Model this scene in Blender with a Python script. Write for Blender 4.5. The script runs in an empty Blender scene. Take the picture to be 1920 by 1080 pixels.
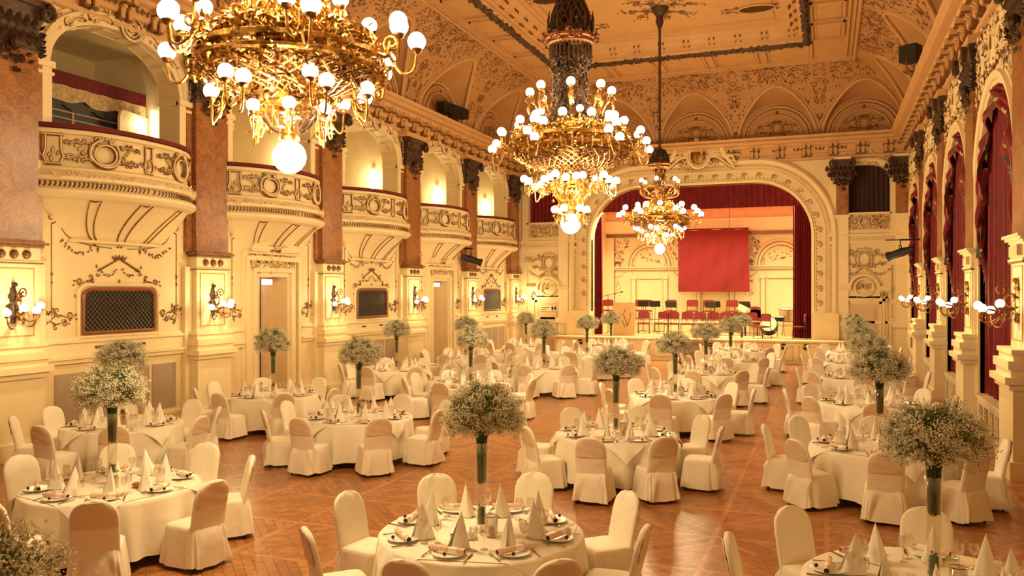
import bpy, math, random
from mathutils import Vector, Matrix
PI = math.pi
sc = bpy.context.scene
COL = sc.collection
R = random.Random(7)
# ---------------------------------------------------------------- camera
cam = bpy.data.cameras.new('camera'); camo = bpy.data.objects.new('camera', cam); COL.objects.link(camo)
cam.lens = 28.875; cam.sensor_width = 36; cam.clip_start = .05; cam.clip_end = 200
cam.shift_y = 5 / 1920
camo.location = (0, 0, 3.05); camo.rotation_euler = (PI/2, 0, math.radians(20.96))
sc.camera = camo
# ---------------------------------------------------------------- world, light, exposure
sc.view_settings.view_transform = 'Standard'; sc.view_settings.look = 'None'
sc.view_settings.gamma = 1; sc.view_settings.use_curve_mapping = False
sc.view_settings.exposure = 0.38
wd = bpy.data.worlds.new('world'); sc.world = wd; wd.use_nodes = True
wd.node_tree.nodes['Background'].inputs[0].default_value = (1, .62, .30, 1)
wd.node_tree.nodes['Background'].inputs[1].default_value = .3
sc.cycles.max_bounces = 8; sc.cycles.diffuse_bounces = 4; sc.cycles.glossy_bounces = 3
sc.cycles.transparent_max_bounces = 16; sc.cycles.transmission_bounces = 4
sc.cycles.sample_clamp_indirect = 4; sc.cycles.caustics_reflective = False; sc.cycles.caustics_refractive = False
WARM = (1, .73, .36); BOXWARM = (1, .76, .37)
CHANDELIER_W, GLOBE_W, SCONCE_W, LOGE_W, STAGE_W = 98, 100, 42, 38, 1550
def lamp(name, loc, w, r=.07, col=WARM, parent=None):
    l = bpy.data.lights.new(name, 'POINT'); l.energy = w; l.color = col; l.shadow_soft_size = r
    o = bpy.data.objects.new(name, l); COL.objects.link(o); o.location = loc
    if parent: o.parent = parent
    return o
def area(name, loc, rot, sx, sy, w, col=WARM):
    l = bpy.data.lights.new(name, 'AREA'); l.shape = 'RECTANGLE'; l.size = sx; l.size_y = sy; l.energy = w; l.color = col
    o = bpy.data.objects.new(name, l); COL.objects.link(o); o.location = loc; o.rotation_euler = rot
    return o
# stage lighting rig above the orchestra shell
area('stage_light', (-5.4, 38.0, 7.35), (math.radians(-28), 0, 0), 9, .8, STAGE_W, (1, .80, .44))

# ---------------------------------------------------------------- materials
MATS = {}
def nodes_of(name):
    m = bpy.data.materials.new(name); m.use_nodes = True; MATS[name] = m
    nt = m.node_tree; b = nt.nodes['Principled BSDF']
    return m, nt, b
def lk(nt, a, b): nt.links.new(a, b)
def mat(name, col, rough=.6, metal=0, var=.12, scale=3.0, bump=0, bscale=20, spec=.5, coat=0, sheen=0, det=6):
    m, nt, b = nodes_of(name)
    tc = nt.nodes.new('ShaderNodeTexCoord')
    nz = nt.nodes.new('ShaderNodeTexNoise'); nz.inputs['Scale'].default_value = scale; nz.inputs['Detail'].default_value = det
    lk(nt, tc.outputs['Object'], nz.inputs['Vector'])
    cr = nt.nodes.new('ShaderNodeValToRGB')
    cr.color_ramp.elements[0].position = .3; cr.color_ramp.elements[1].position = .72
    cr.color_ramp.elements[0].color = (*[max(0, c*(1-var)) for c in col], 1)
    cr.color_ramp.elements[1].color = (*[min(1, c*(1+var*.6)) for c in col], 1)
    lk(nt, nz.outputs['Fac'], cr.inputs['Fac']); lk(nt, cr.outputs['Color'], b.inputs['Base Color'])
    b.inputs['Roughness'].default_value = rough; b.inputs['Metallic'].default_value = metal
    b.inputs['Specular IOR Level'].default_value = spec
    if coat: b.inputs['Coat Weight'].default_value = coat; b.inputs['Coat Roughness'].default_value = .15
    if sheen: b.inputs['Sheen Weight'].default_value = sheen
    if bump:
        n2 = nt.nodes.new('ShaderNodeTexNoise'); n2.inputs['Scale'].default_value = bscale; n2.inputs['Detail'].default_value = 4
        lk(nt, tc.outputs['Object'], n2.inputs['Vector'])
        bp = nt.nodes.new('ShaderNodeBump'); bp.inputs['Strength'].default_value = bump; bp.inputs['Distance'].default_value = .02
        lk(nt, n2.outputs['Fac'], bp.inputs['Height']); lk(nt, bp.outputs['Normal'], b.inputs['Normal'])
    return m
PLAST = mat('cream_plaster', (.80, .64, .37), .55, var=.06, scale=1.5, bump=.15, bscale=14)
PLAST2 = mat('pale_plaster', (.84, .70, .43), .5, var=.05, scale=2)
OCHRE = mat('ochre_plaster', (.49, .255, .10), .6, var=.10, scale=1.2, bump=.2, bscale=10)
OCHRE2 = mat('ochre_moulding', (.60, .345, .145), .55, var=.08, scale=2.5)
STUCCO = mat('stucco_ornament', (.74, .56, .31), .5, var=.22, scale=9)
GILT = mat('dark_gilding', (.20, .085, .03), .45, metal=.25, var=.5, scale=14)
GILT_SHADE = mat('brown_gilding_and_shade', (.24, .11, .04), .45, metal=.3, var=.4, scale=14)  # colours the gilding and also the painted shade outlines of the relief
BRONZE = mat('bronze_capital', (.085, .043, .023), .5, metal=.25, var=.5, scale=12, bump=.5, bscale=30)
GOLD = mat('polished_brass', (.60, .33, .085), .36, metal=1, var=.75, scale=16, bump=.3, bscale=50)
OLDGOLD = mat('aged_brass', (.32, .15, .05), .40, metal=.9, var=.75, scale=14, bump=.4, bscale=40)
DARKMET = mat('dark_metal', (.018, .014, .012), .4, metal=.4, var=.3)
BLACKP = mat('black_plastic', (.012, .012, .013), .45, var=.2)
VELVET = mat('red_velvet_rail', (.13, .006, .010), .8, var=.2)
REDCL = mat('red_cloth', (.215, .011, .012), .85, var=.06, scale=2)
CURT = mat('crimson_curtain', (.17, .005, .010), .6, var=.3, scale=4, spec=.25)
DCURT = mat('dark_curtain', (.035, .010, .008), .8, var=.3)
LINEN = mat('white_linen', (.87, .81, .68), .75, var=.03, scale=5, bump=.35, bscale=6)
COVER = mat('chair_cover_cloth', (.86, .79, .65), .7, var=.03, scale=6, bump=.55, bscale=7)
TAN = mat('tan_back_tone', (.74, .59, .42), .75, var=.06, scale=6)
PAPERN = mat('napkin_paper', (.93, .88, .78), .6, var=.02)
CHINA = mat('white_china', (.92, .89, .82), .25, var=.01)
STEEL = mat('cutlery_steel', (.35, .31, .26), .18, metal=1, var=.3, scale=30)
WOODST = mat('stage_wood', (.72, .50, .25), .45, var=.15, scale=4)
WOODD = mat('brown_wood', (.30, .105, .045), .35, var=.25, scale=6)
LECT = mat('lectern_wood', (.74, .50, .24), .45, var=.08, scale=6)
PANEL = mat('grey_beige_panel', (.40, .30, .20), .6, var=.06, scale=5)
DOORM = mat('door_paint', (.66, .48, .28), .5, var=.07, scale=3)
BEIGE = mat('loge_wall', (.80, .66, .42), .6, var=.05)
LOGED = mat('loge_dark_wood', (.045, .04, .045), .5, var=.3)
BREAD = mat('bread_crust', (.50, .22, .08), .6, var=.3, scale=20)
GREEN = mat('green_stem', (.035, .085, .010), .5, var=.5, scale=25)
FERN = mat('fern_green', (.10, .19, .03), .6, var=.5, scale=12)
BLOSS = mat('gypsophila_blossom', (.93, .86, .68), .7, var=.2, scale=30)
TWIG = mat('gypsophila_twig', (.33, .27, .11), .7, var=.5, scale=20)
SKIND = mat('drum_skin', (.80, .70, .50), .5)
CABIN = mat('white_cabinet', (.78, .66, .46), .45, var=.05)

def marble():
    m, nt, b = nodes_of('brown_marble')
    tc = nt.nodes.new('ShaderNodeTexCoord'); v = nt.nodes.new('ShaderNodeTexVoronoi'); v.inputs['Scale'].default_value = 22
    n = nt.nodes.new('ShaderNodeTexNoise'); n.inputs['Scale'].default_value = 3; n.inputs['Detail'].default_value = 9; n.inputs['Distortion'].default_value = 1.2
    lk(nt, tc.outputs['Object'], v.inputs['Vector']); lk(nt, tc.outputs['Object'], n.inputs['Vector'])
    mx = nt.nodes.new('ShaderNodeMixRGB'); mx.inputs[0].default_value = .35
    lk(nt, n.outputs['Fac'], mx.inputs[1]); lk(nt, v.outputs['Distance'], mx.inputs[2])
    cr = nt.nodes.new('ShaderNodeValToRGB'); e = cr.color_ramp.elements
    e[0].position = .3; e[0].color = (.17, .055, .015, 1); e[1].position = .68; e[1].color = (.42, .18, .06, 1)
    lk(nt, mx.outputs[0], cr.inputs[0]); lk(nt, cr.outputs[0], b.inputs['Base Color'])
    b.inputs['Roughness'].default_value = .28
    return m
MARBLE = marble()

def parquet():
    m, nt, b = nodes_of('versailles_parquet')
    tc = nt.nodes.new('ShaderNodeTexCoord')
    mp = nt.nodes.new('ShaderNodeMapping'); mp.inputs['Rotation'].default_value = (0, 0, 0)
    lk(nt, tc.outputs['Object'], mp.inputs['Vector'])
    ck = nt.nodes.new('ShaderNodeTexChecker'); ck.inputs['Scale'].default_value = 1/1.3
    ck.inputs[1].default_value = (0, 0, 0, 1); ck.inputs[2].default_value = (1, 1, 1, 1)
    lk(nt, mp.outputs[0], ck.inputs['Vector'])
    def planks(ang, w, h):
        mm = nt.nodes.new('ShaderNodeMapping'); mm.inputs['Rotation'].default_value = (0, 0, ang)
        lk(nt, tc.outputs['Object'], mm.inputs['Vector'])
        br = nt.nodes.new('ShaderNodeTexBrick'); br.inputs['Scale'].default_value = 1
        br.inputs['Color1'].default_value = (.47, .20, .07, 1); br.inputs['Color2'].default_value = (.31, .115, .036, 1)
        br.inputs['Mortar'].default_value = (.13, .04, .014, 1)
        br.inputs['Mortar Size'].default_value = .004; br.inputs['Brick Width'].default_value = w; br.inputs['Row Height'].default_value = h
        br.inputs['Bias'].default_value = -.1
        lk(nt, mm.outputs[0], br.inputs['Vector'])
        return br
    b1, b2 = planks(PI/4, .65, .11), planks(-PI/4, .65, .11)
    mx = nt.nodes.new('ShaderNodeMixRGB'); lk(nt, ck.outputs['Fac'], mx.inputs[0]); lk(nt, b1.outputs[0], mx.inputs[1]); lk(nt, b2.outputs[0], mx.inputs[2])
    # border strips of every square
    br = nt.nodes.new('ShaderNodeTexBrick'); br.offset = 0; br.inputs['Scale'].default_value = 1
    br.inputs['Brick Width'].default_value = 1.3; br.inputs['Row Height'].default_value = 1.3; br.inputs['Mortar Size'].default_value = .03; br.inputs['Mortar Smooth'].default_value = 0
    br.inputs['Color1'].default_value = (0, 0, 0, 1); br.inputs['Color2'].default_value = (0, 0, 0, 1); br.inputs['Mortar'].default_value = (1, 1, 1, 1)
    lk(nt, mp.outputs[0], br.inputs['Vector'])
    mx2 = nt.nodes.new('ShaderNodeMixRGB'); mx2.inputs[2].default_value = (.50, .225, .085, 1)
    lk(nt, br.outputs['Color'], mx2.inputs[0]); lk(nt, mx.outputs[0], mx2.inputs[1])
    gn = nt.nodes.new('ShaderNodeTexNoise'); gn.inputs['Scale'].default_value = 9; gn.inputs['Detail'].default_value = 8
    lk(nt, tc.outputs['Object'], gn.inputs['Vector'])
    mr = nt.nodes.new('ShaderNodeMapRange'); mr.inputs['From Min'].default_value = .3; mr.inputs['From Max'].default_value = .7; mr.inputs['To Min'].default_value = .72; mr.inputs['To Max'].default_value = 1.2
    lk(nt, gn.outputs['Fac'], mr.inputs[0])
    mul = nt.nodes.new('ShaderNodeMixRGB'); mul.blend_type = 'MULTIPLY'; mul.inputs[0].default_value = 1
    lk(nt, mx2.outputs[0], mul.inputs[1]); lk(nt, mr.outputs[0], mul.inputs[2])
    lk(nt, mul.outputs[0], b.inputs['Base Color'])
    b.inputs['Roughness'].default_value = .28; b.inputs['Specular IOR Level'].default_value = .45
    bp = nt.nodes.new('ShaderNodeBump'); bp.inputs['Strength'].default_value = .06; lk(nt, gn.outputs['Fac'], bp.inputs['Height']); lk(nt, bp.outputs[0], b.inputs['Normal'])
    return m
PARQ = parquet()

def emis(name, col, s):
    m, nt, b = nodes_of(name)
    b.inputs['Base Color'].default_value = (.9, .85, .7, 1)
    b.inputs['Emission Color'].default_value = (*col, 1); b.inputs['Emission Strength'].default_value = s
    m.cycles.emission_sampling = 'NONE'
    return m
GLOBE = emis('lit_globe_glass', (1, .86, .58), 5.0)
TUBEL = emis('lit_wall_tube', (1, .84, .5), 4.0)
EXITL = emis('lit_exit_sign', (1, .95, .8), 3.0)
def unlit():
    return mat('unlit_globe_glass', (.86, .62, .30), .3, var=.05, coat=.4)
UNLIT = unlit()

def glass(name, tint, refl=.5):
    m, nt, b = nodes_of(name)
    nt.nodes.remove(b); out = [n for n in nt.nodes if n.type == 'OUTPUT_MATERIAL'][0]
    tr = nt.nodes.new('ShaderNodeBsdfTransparent'); tr.inputs[0].default_value = (*tint, 1)
    gl = nt.nodes.new('ShaderNodeBsdfGlossy'); gl.inputs['Roughness'].default_value = .03; gl.inputs[0].default_value = (1, .95, .88, 1)
    lw = nt.nodes.new('ShaderNodeLayerWeight'); lw.inputs['Blend'].default_value = .35
    mr = nt.nodes.new('ShaderNodeMapRange'); mr.inputs['To Min'].default_value = .04; mr.inputs['To Max'].default_value = refl
    lk(nt, lw.outputs['Facing'], mr.inputs[0])
    mx = nt.nodes.new('ShaderNodeMixShader'); lk(nt, mr.outputs[0], mx.inputs[0]); lk(nt, tr.outputs[0], mx.inputs[1]); lk(nt, gl.outputs[0], mx.inputs[2])
    lk(nt, mx.outputs[0], out.inputs[0])
    return m
GLASS = glass('clear_glass', (.96, .95, .93), .95)
VGLASS = glass('vase_glass', (.965, .955, .93), .45)

def patterned(name, cols, scale, rough=.7):
    m, nt, b = nodes_of(name)
    tc = nt.nodes.new('ShaderNodeTexCoord'); n = nt.nodes.new('ShaderNodeTexNoise'); n.inputs['Scale'].default_value = scale; n.inputs['Detail'].default_value = 3; n.inputs['Distortion'].default_value = .6
    lk(nt, tc.outputs['Object'], n.inputs['Vector'])
    cr = nt.nodes.new('ShaderNodeValToRGB'); cr.color_ramp.interpolation = 'CONSTANT'
    e = cr.color_ramp.elements
    for i, (p, c) in enumerate(cols):
        if i < 2: e[i].position = p; e[i].color = (*c, 1)
        else:
            k = e.new(p); k.color = (*c, 1)
    lk(nt, n.outputs['Fac'], cr.inputs[0]); lk(nt, cr.outputs[0], b.inputs['Base Color']); b.inputs['Roughness'].default_value = rough
    return m
FLORAL = patterned('floral_scroll_paper', [(0, (.88, .72, .55)), (.47, (.78, .36, .25)), (.55, (.90, .76, .60)), (.62, (.42, .07, .07))], 38)
SWAGM = patterned('figured_swag_cloth', [(0, (.09, .05, .03)), (.42, (.30, .02, .02)), (.56, (.12, .13, .06)), (.63, (.62, .48, .28))], 7)
FRIEZE = patterned('carved_frieze_relief', [(0, (.78, .58, .32)), (.46, (.30, .15, .06)), (.52, (.74, .54, .30)), (.62, (.26, .12, .05))], 11)
# ---------------------------------------------------------------- mesh builder
class MB:
    def __init__(s, M=None): s.v = []; s.f = []; s.M = M or Matrix(); s.mi = []; s.k = 0
    def add(s, vs, fs):
        n = len(s.v); M = s.M
        s.v += [M @ Vector(p) for p in vs]
        s.f += [tuple(n+i for i in f) for f in fs]; s.mi += [s.k]*len(fs)
    def box(s, x0, x1, y0, y1, z0, z1):
        s.add([(x0,y0,z0),(x1,y0,z0),(x1,y1,z0),(x0,y1,z0),(x0,y0,z1),(x1,y0,z1),(x1,y1,z1),(x0,y1,z1)],
              [(0,3,2,1),(4,5,6,7),(0,1,5,4),(1,2,6,5),(2,3,7,6),(3,0,4,7)])
    def grid(s, P, closed_u=False, closed_v=False):
        nu, nv = len(P), len(P[0]); vs = [p for r in P for p in r]; fs = []
        for i in range(nu if closed_u else nu-1):
            for j in range(nv if closed_v else nv-1):
                a = i*nv+j; b = i*nv+(j+1) % nv; c = ((i+1) % nu)*nv+(j+1) % nv; d = ((i+1) % nu)*nv+j
                fs.append((a, b, c, d))
        s.add(vs, fs)
    def lathe(s, prof, c=(0,0,0), n=24, wob=None):
        s.grid([[(c[0]+r*math.cos(2*PI*j/n)*(wob(j/n, i) if wob else 1), c[1]+r*math.sin(2*PI*j/n)*(wob(j/n, i) if wob else 1), c[2]+z) for j in range(n)] for i, (r, z) in enumerate(prof)], closed_v=True)
    def sphere(s, c, r, nu=8, nv=12, sz=1):
        s.lathe([(max(r*math.sin(PI*i/nu), 1e-4), -r*math.cos(PI*i/nu)*sz) for i in range(nu+1)], c, nv)
    def tube(s, pts, r, n=5, closed=False, cap=True, flat=1):
        pts = [Vector(p) for p in pts]; N = len(pts)
        if N < 2: return
        rr = r if isinstance(r, (list, tuple)) else [r]*N
        rings = []; up = Vector((.31, .17, .93)).normalized(); pn = None
        for i, p in enumerate(pts):
            if closed: t = pts[(i+1) % N]-pts[i-1]
            else: t = pts[min(i+1, N-1)]-pts[max(i-1, 0)]
            if t.length < 1e-9: t = Vector((0, 0, 1))
            t.normalize()
            if pn is None:
                pn = t.cross(up)
                if pn.length < .05: pn = t.cross(Vector((1, 0, 0)))
            pn = pn - t*pn.dot(t)
            if pn.length < 1e-6: pn = t.orthogonal()
            pn.normalize(); bn = t.cross(pn)
            rings.append([p+pn*math.cos(2*PI*k/n)*rr[i]+bn*math.sin(2*PI*k/n)*rr[i]*flat for k in range(n)])
        n0 = len(s.f)
        s.grid(rings, closed_u=closed, closed_v=True)
        if cap and not closed:
            b = len(s.v)-N*n
            s.f.append(tuple(b+k for k in range(n))[::-1]); s.f.append(tuple(b+(N-1)*n+k for k in range(n))); s.mi += [s.k]*2
    def leaf(s, p, t, nrm, L, W, h=.3):
        p = Vector(p); t = Vector(t).normalized(); nrm = Vector(nrm).normalized(); w = t.cross(nrm)
        a = p; b = p+t*L*.4+w*W*.5; c = p+t*L; d = p+t*L*.4-w*W*.5; e = p+t*L*.45+nrm*W*h
        s.add([a, b, c, d, e], [(0,1,4),(1,2,4),(2,3,4),(3,0,4)])
    def prism(s, poly, b0, b1):   # poly in (a,z), extruded over b
        n = len(poly)
        s.add([(a, b0, z) for a, z in poly]+[(a, b1, z) for a, z in poly],
              [tuple(range(n)), tuple(range(2*n-1, n-1, -1))]+[(i, (i+1) % n, n+(i+1) % n, n+i) for i in range(n)])
    def run(s, prof, path, closed=False):   # moulding: prof (out,z) along xy path, out = left of travel
        N = len(path); rings = []
        for i in range(N):
            p = Vector(path[i]); 
            d0 = (p-Vector(path[i-1])).normalized() if (i > 0 or closed) else None
            d1 = (Vector(path[(i+1) % N])-p).normalized() if (i < N-1 or closed) else None
            d0 = d0 or d1; d1 = d1 or d0
            n0 = Vector((-d0.y, d0.x)); n1 = Vector((-d1.y, d1.x)); m = n0+n1
            m = m/ max(m.length_squared, 1e-9)*2 if m.length > 1e-6 else n0
            rings.append([(p.x+m.x*o, p.y+m.y*o, z) for o, z in prof])
        s.grid(rings, closed_u=closed)
    def build(s, name, m, parent=None, smooth=False, kind=None, loc=None):
        me = bpy.data.meshes.new(name); me.from_pydata([tuple(v) for v in s.v], [], s.f)
        ms = m if isinstance(m, (list, tuple)) else [m]
        for q in ms: me.materials.append(q)
        if len(ms) > 1: me.polygons.foreach_set('material_index', s.mi)
        if smooth: me.polygons.foreach_set('use_smooth', [True]*len(me.polygons))
        if smooth == 'auto':
            try: me.set_sharp_from_angle(angle=math.radians(40))
            except Exception: pass
        me.update()
        o = bpy.data.objects.new(name, me); COL.objects.link(o)
        if parent: o.parent = parent
        if kind: o['kind'] = kind
        if loc: o.location = loc
        return o
def thing(name, label, cat, loc=(0,0,0), rz=0, group=None):
    o = bpy.data.objects.new(name, None); COL.objects.link(o); o.location = loc; o.rotation_euler = (0, 0, rz)
    o.empty_display_size = .1
    return tag(o, label, cat, group)
def tag(o, label, cat, group=None):
    o['label'] = label; o['category'] = cat
    if group: o['group'] = group
    return o
KIDS = {}
def kids(o):
    if o.name not in KIDS: KIDS[o.name] = list(o.children)
    return KIDS[o.name]
def dup(o, loc=None, rz=None, label=None, group=None, parent=None):
    c = o.copy(); COL.objects.link(c)
    if parent: c.parent = parent
    if loc is not None: c.location = loc
    if rz is not None: c.rotation_euler = (0, 0, rz)
    if label: c['label'] = label
    if group: c['group'] = group
    for ch in kids(o): dup(ch, parent=c)
    return c
class Place:      # the first use moves the prototype, later ones copy it
    def __init__(s, make): s.make = make; s.p = None
    def __call__(s, loc, rz, label, group=None):
        if s.p is None:
            s.p = s.make(); s.p.location = loc; s.p.rotation_euler = (0, 0, rz); s.p['label'] = label
            if group: s.p['group'] = group
            return s.p
        return dup(s.p, loc, rz, label, group)
def sm(P, k=5):     # Catmull-Rom through the points
    P = [Vector(p) for p in P]; o = []
    for i in range(len(P)-1):
        a, b, c, d = P[max(i-1, 0)], P[i], P[i+1], P[min(i+2, len(P)-1)]
        for j in range(k):
            t = j/k; o.append(.5*((2*b)+(c-a)*t+(2*a-5*b+4*c-d)*t*t+(3*b-a-3*c+d)*t**3))
    return o+[P[-1]]
# wall frames: local (a along the wall, b out into the room, z up)
def frame(ox, oy, u, n):
    return Matrix(((u[0], n[0], 0, ox), (u[1], n[1], 0, oy), (0, 0, 1, 0), (0, 0, 0, 1)))
XL, XR, YF, YB = -13.9, 3.1, 36.9, -5.0
FL = frame(XL, 0, (0, 1), (1, 0)); FR = frame(XR, 0, (0, 1), (-1, 0)); FF = frame(0, YF, (1, 0), (0, -1))
BAYS = [13.18, 18.3, 23.43, 28.56, 33.7]; PILS = [10.6, 15.74, 20.87, 26.0, 31.13, 36.2]
# ---------------------------------------------------------------- ornament
def spiral(cx, cz, r, turns=1.25, a0=0, d=1, n=14, r1=.15):
    return [(cx+r*(1-(1-r1)*i/n)*math.cos(a0+d*2*PI*turns*i/n), cz+r*(1-(1-r1)*i/n)*math.sin(a0+d*2*PI*turns*i/n)) for i in range(n+1)]
def arc(cx, cz, rx, rz, a0, a1, n=16):
    return [(cx+rx*math.cos(a0+(a1-a0)*i/n), cz+rz*math.sin(a0+(a1-a0)*i/n)) for i in range(n+1)]
def bez(p0, p1, p2, p3, n=10):
    o = []
    for i in range(n+1):
        t = i/n; u = 1-t
        o.append((u**3*p0[0]+3*u*u*t*p1[0]+3*u*t*t*p2[0]+t**3*p3[0], u**3*p0[1]+3*u*u*t*p1[1]+3*u*t*t*p2[1]+t**3*p3[1]))
    return o
class Orn:        # draws relief in (a,z) on the plane b, or on any surface through S(a,z)->(point, normal)
    def __init__(s, mb, b=0, S=None, tr=None, dark=None): s.mb = mb; s.b = b; s.S = S; s.tr = tr or (lambda a, z: (a, z)); s.dark = dark   # dark: second mesh, brown outline painting the shade at each form's edges
    def at(s, a, z):
        a, z = s.tr(a, z)
        if s.S: return s.S(a, z)
        return Vector((a, s.b, z)), Vector((0, 1, 0))
    def line(s, pts, r, n=4, taper=True):
        N = len(pts); Q = [s.at(*p) for p in pts]; P = [p for p, n_ in Q]
        if s.dark:
            s.dark.tube(P, [(r*1.3+.008)*(1-.4*i/(N-1)) if taper else r*1.25+.008 for i in range(N)], n, cap=False)
            P = [p+n_*(r*.55+.003) for p, n_ in Q]
        s.mb.tube(P, [r*(1-.55*i/(N-1)) if taper else r for i in range(N)], n, cap=False)
    def leaf(s, a, z, ang, L, W=None):
        p, n = s.at(a, z); q, _ = s.at(a+math.cos(ang)*L*.5, z+math.sin(ang)*L*.5)
        t = q-p
        if t.length > 1e-6:
            if s.dark: s.dark.leaf(p+n*.002-t.normalized()*.012, t, n, t.length*2+.03, (W or L*.45)*t.length*2/L+.03, .2); p = p+n*.006
            s.mb.leaf(p+n*.002, t, n, t.length*2, (W or L*.45)*t.length*2/L, .5)
    def scroll(s, a, z, size, mir=1, up=1, r=.02, leaves=True):   # S-scroll growing away from (a,z)
        k = size
        s.line(bez((a, z), (a+mir*.35*k, z+up*.35*k), (a+mir*.6*k, z-up*.1*k), (a+mir*.85*k, z+up*.05*k)), r)
        s.line(spiral(a+mir*.72*k, z+up*.12*k, .15*k, 1.2, -PI/2 if up > 0 else PI/2, mir*up), r*.9)
        s.line(spiral(a+mir*.22*k, z+up*.30*k, .12*k, 1.1, -PI/2 if up > 0 else PI/2, -mir*up), r*.9)
        if leaves:
            for (q, w, an) in ((.3, .05, .9), (.5, .0, -.8), (.62, .1, 1.0), (.9, .1, .3), (.95, .0, -.5), (.1, .1, 1.6)):
                an2 = an*up; an2 = an2 if mir > 0 else PI-an2
                s.leaf(a+mir*q*k, z+up*w*k, an2, .17*k)
    def oval(s, a, z, rx, rz, r):
        s.line(arc(a, z, rx, rz, 0, 2*PI, 20), r, taper=False)
    def cartouche(s, a, z, k, r=.02, wings=True):
        s.oval(a, z, .22*k, .28*k, r)
        for m in (-1, 1):
            s.line(spiral(a+m*.26*k, z+.28*k, .12*k, 1.2, PI if m > 0 else 0, -m), r)
            s.line(spiral(a+m*.24*k, z-.26*k, .1*k, 1.2, PI if m > 0 else 0, m), r)
            s.line(arc(a, z, .34*k, .38*k, PI/2-m*.5, PI/2-m*2.6, 10), r*.8)
            if wings:
                s.scroll(a+m*.34*k, z+.1*k, .8*k, m, 1, r*.9); s.scroll(a+m*.3*k, z-.15*k, .5*k, m, -1, r*.8)
        for q in range(-2, 3): s.leaf(a+q*.06*k, z+.3*k, PI/2-q*.35, .22*k)
    def garland(s, a0, a1, z, sag, r=.03, n=12):
        for i in range(n+1):
            t = i/n; a = a0+(a1-a0)*t; zz = z-sag*math.sin(PI*t)
            for q in range(3): s.leaf(a, zz, R.uniform(0, 2*PI), r*R.uniform(1.5, 2.6), r*1.4)
def spray(o, a0, a1, z0, z1, n, L, inside=None, rnd=R):
    for i in range(n):
        a = rnd.uniform(a0, a1); z = rnd.uniform(z0, z1)
        if inside and not inside(a, z): continue
        an = rnd.uniform(0, 2*PI)
        if rnd.random() < .25: o.line(spiral(a, z, L*.7, 1.1, an, rnd.choice((-1, 1)), 7), L*.11, 3)
        else: o.leaf(a, z, an, L*rnd.uniform(.6, 1.3))
# wall with an arched or square opening, in wall coordinates
def arch_pts(a0, a1, zs, rise, n=20, p=2.0):
    c = (a0+a1)/2; h = (a1-a0)/2; o = []
    for i in range(n+1):
        t = PI-PI*i/n; ca, sa = math.cos(t), math.sin(t)
        o.append((c+h*math.copysign(abs(ca)**(2/p), ca), zs+rise*abs(sa)**(2/p)))
    return o
def arch_wall(mb, A0, A1, z0, z1, a0, a1, zb, zs, rise, b=0, depth=.6, n=20, p=2.0, dback=None):
    A = arch_pts(a0, a1, zs, rise, n, p)
    mb.add([(A0,b,z0),(a0,b,z0),(a0,b,zs),(a0,b,z1),(A0,b,z1)], [(0,1,2,3,4)])
    mb.add([(a1,b,z0),(A1,b,z0),(A1,b,z1),(a1,b,z1),(a1,b,zs)], [(0,1,2,3,4)])
    mb.grid([[(a, b, z) for a, z in A], [(a, b, z1) for a, z in A]])
    if zb > z0: mb.add([(a0,b,z0),(a1,b,z0),(a1,b,zb),(a0,b,zb)], [(0,1,2,3)])
    L = [(a0, zb)]+A+[(a1, zb)]
    mb.grid([[(a, b, z) for a, z in L], [(a, b-depth, z) for a, z in L]])
def arch_mould(mb, a0, a1, zb, zs, rise, prof, n=22, p=2.0):   # prof: (offset outward, b)
    C = (a0+a1)/2; rows = []
    for off, b in prof:
        A = arch_pts(a0-off, a1+off, zs, rise+off, n, p)
        rows.append([(a0-off, b, zb)]+[(a, b, z) for a, z in A]+[(a1+off, b, zb)])
    mb.grid(rows)
# ================================================================ ROOM SHELL
ZS, ZV, ZG = 9.5, 12.2, 12.85
COVE = 2.15
def st(o, **k):
    o['kind'] = 'structure'; return o
m = MB(); m.box(XL-.2, XR+.6, YB, YF, -.1, 0); st(m.build('floor', PARQ))
# ---- left wall
m = MB(FL)
for i, c in enumerate(BAYS):
    A0, A1 = c-2.56, c+2.57
    if i in (1, 3):
        arch_wall(m, A0, A1, 0, 5.6, c-.62, c+.62, 0, 3.42, .001, 0, .45, 2)
    else:
        m.add([(A0,0,0),(A1,0,0),(A1,0,5.6),(A0,0,5.6)], [(0,1,2,3)])
    arch_wall(m, A0, A1, 5.6, ZS+.1, c-1.68, c+1.68, 5.6, 7.38, 1.12, 0, .55, 22, 2.2)
m.add([(YB,0,0),(BAYS[0]-2.56,0,0),(BAYS[0]-2.56,0,ZS+.1),(YB,0,ZS+.1)], [(0,1,2,3)])
m.add([(BAYS[-1]+2.57,0,0),(YF,0,0),(YF,0,ZS+.1),(BAYS[-1]+2.57,0,ZS+.1)], [(0,1,2,3)])
WL = st(m.build('wall_left', PLAST))
# ---- right wall
m = MB(FR)
for i, c in enumerate(BAYS):
    arch_wall(m, c-2.56, c+2.57, 0, ZS+.1, c-1.9, c+1.9, .82, 5.2, 1.85, 0, .30, 24, 2)
m.add([(YB,0,0),(BAYS[0]-2.56,0,0),(BAYS[0]-2.56,0,ZS+.1),(YB,0,ZS+.1)], [(0,1,2,3)])
m.add([(BAYS[-1]+2.57,0,0),(YF,0,0),(YF,0,ZS+.1),(BAYS[-1]+2.57,0,ZS+.1)], [(0,1,2,3)])
m.add([(9,-.31,0),(YF,-.31,0),(YF,-.31,7.6),(9,-.31,7.6)], [(0,1,2,3)])
WR = st(m.build('wall_right', PLAST))
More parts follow.
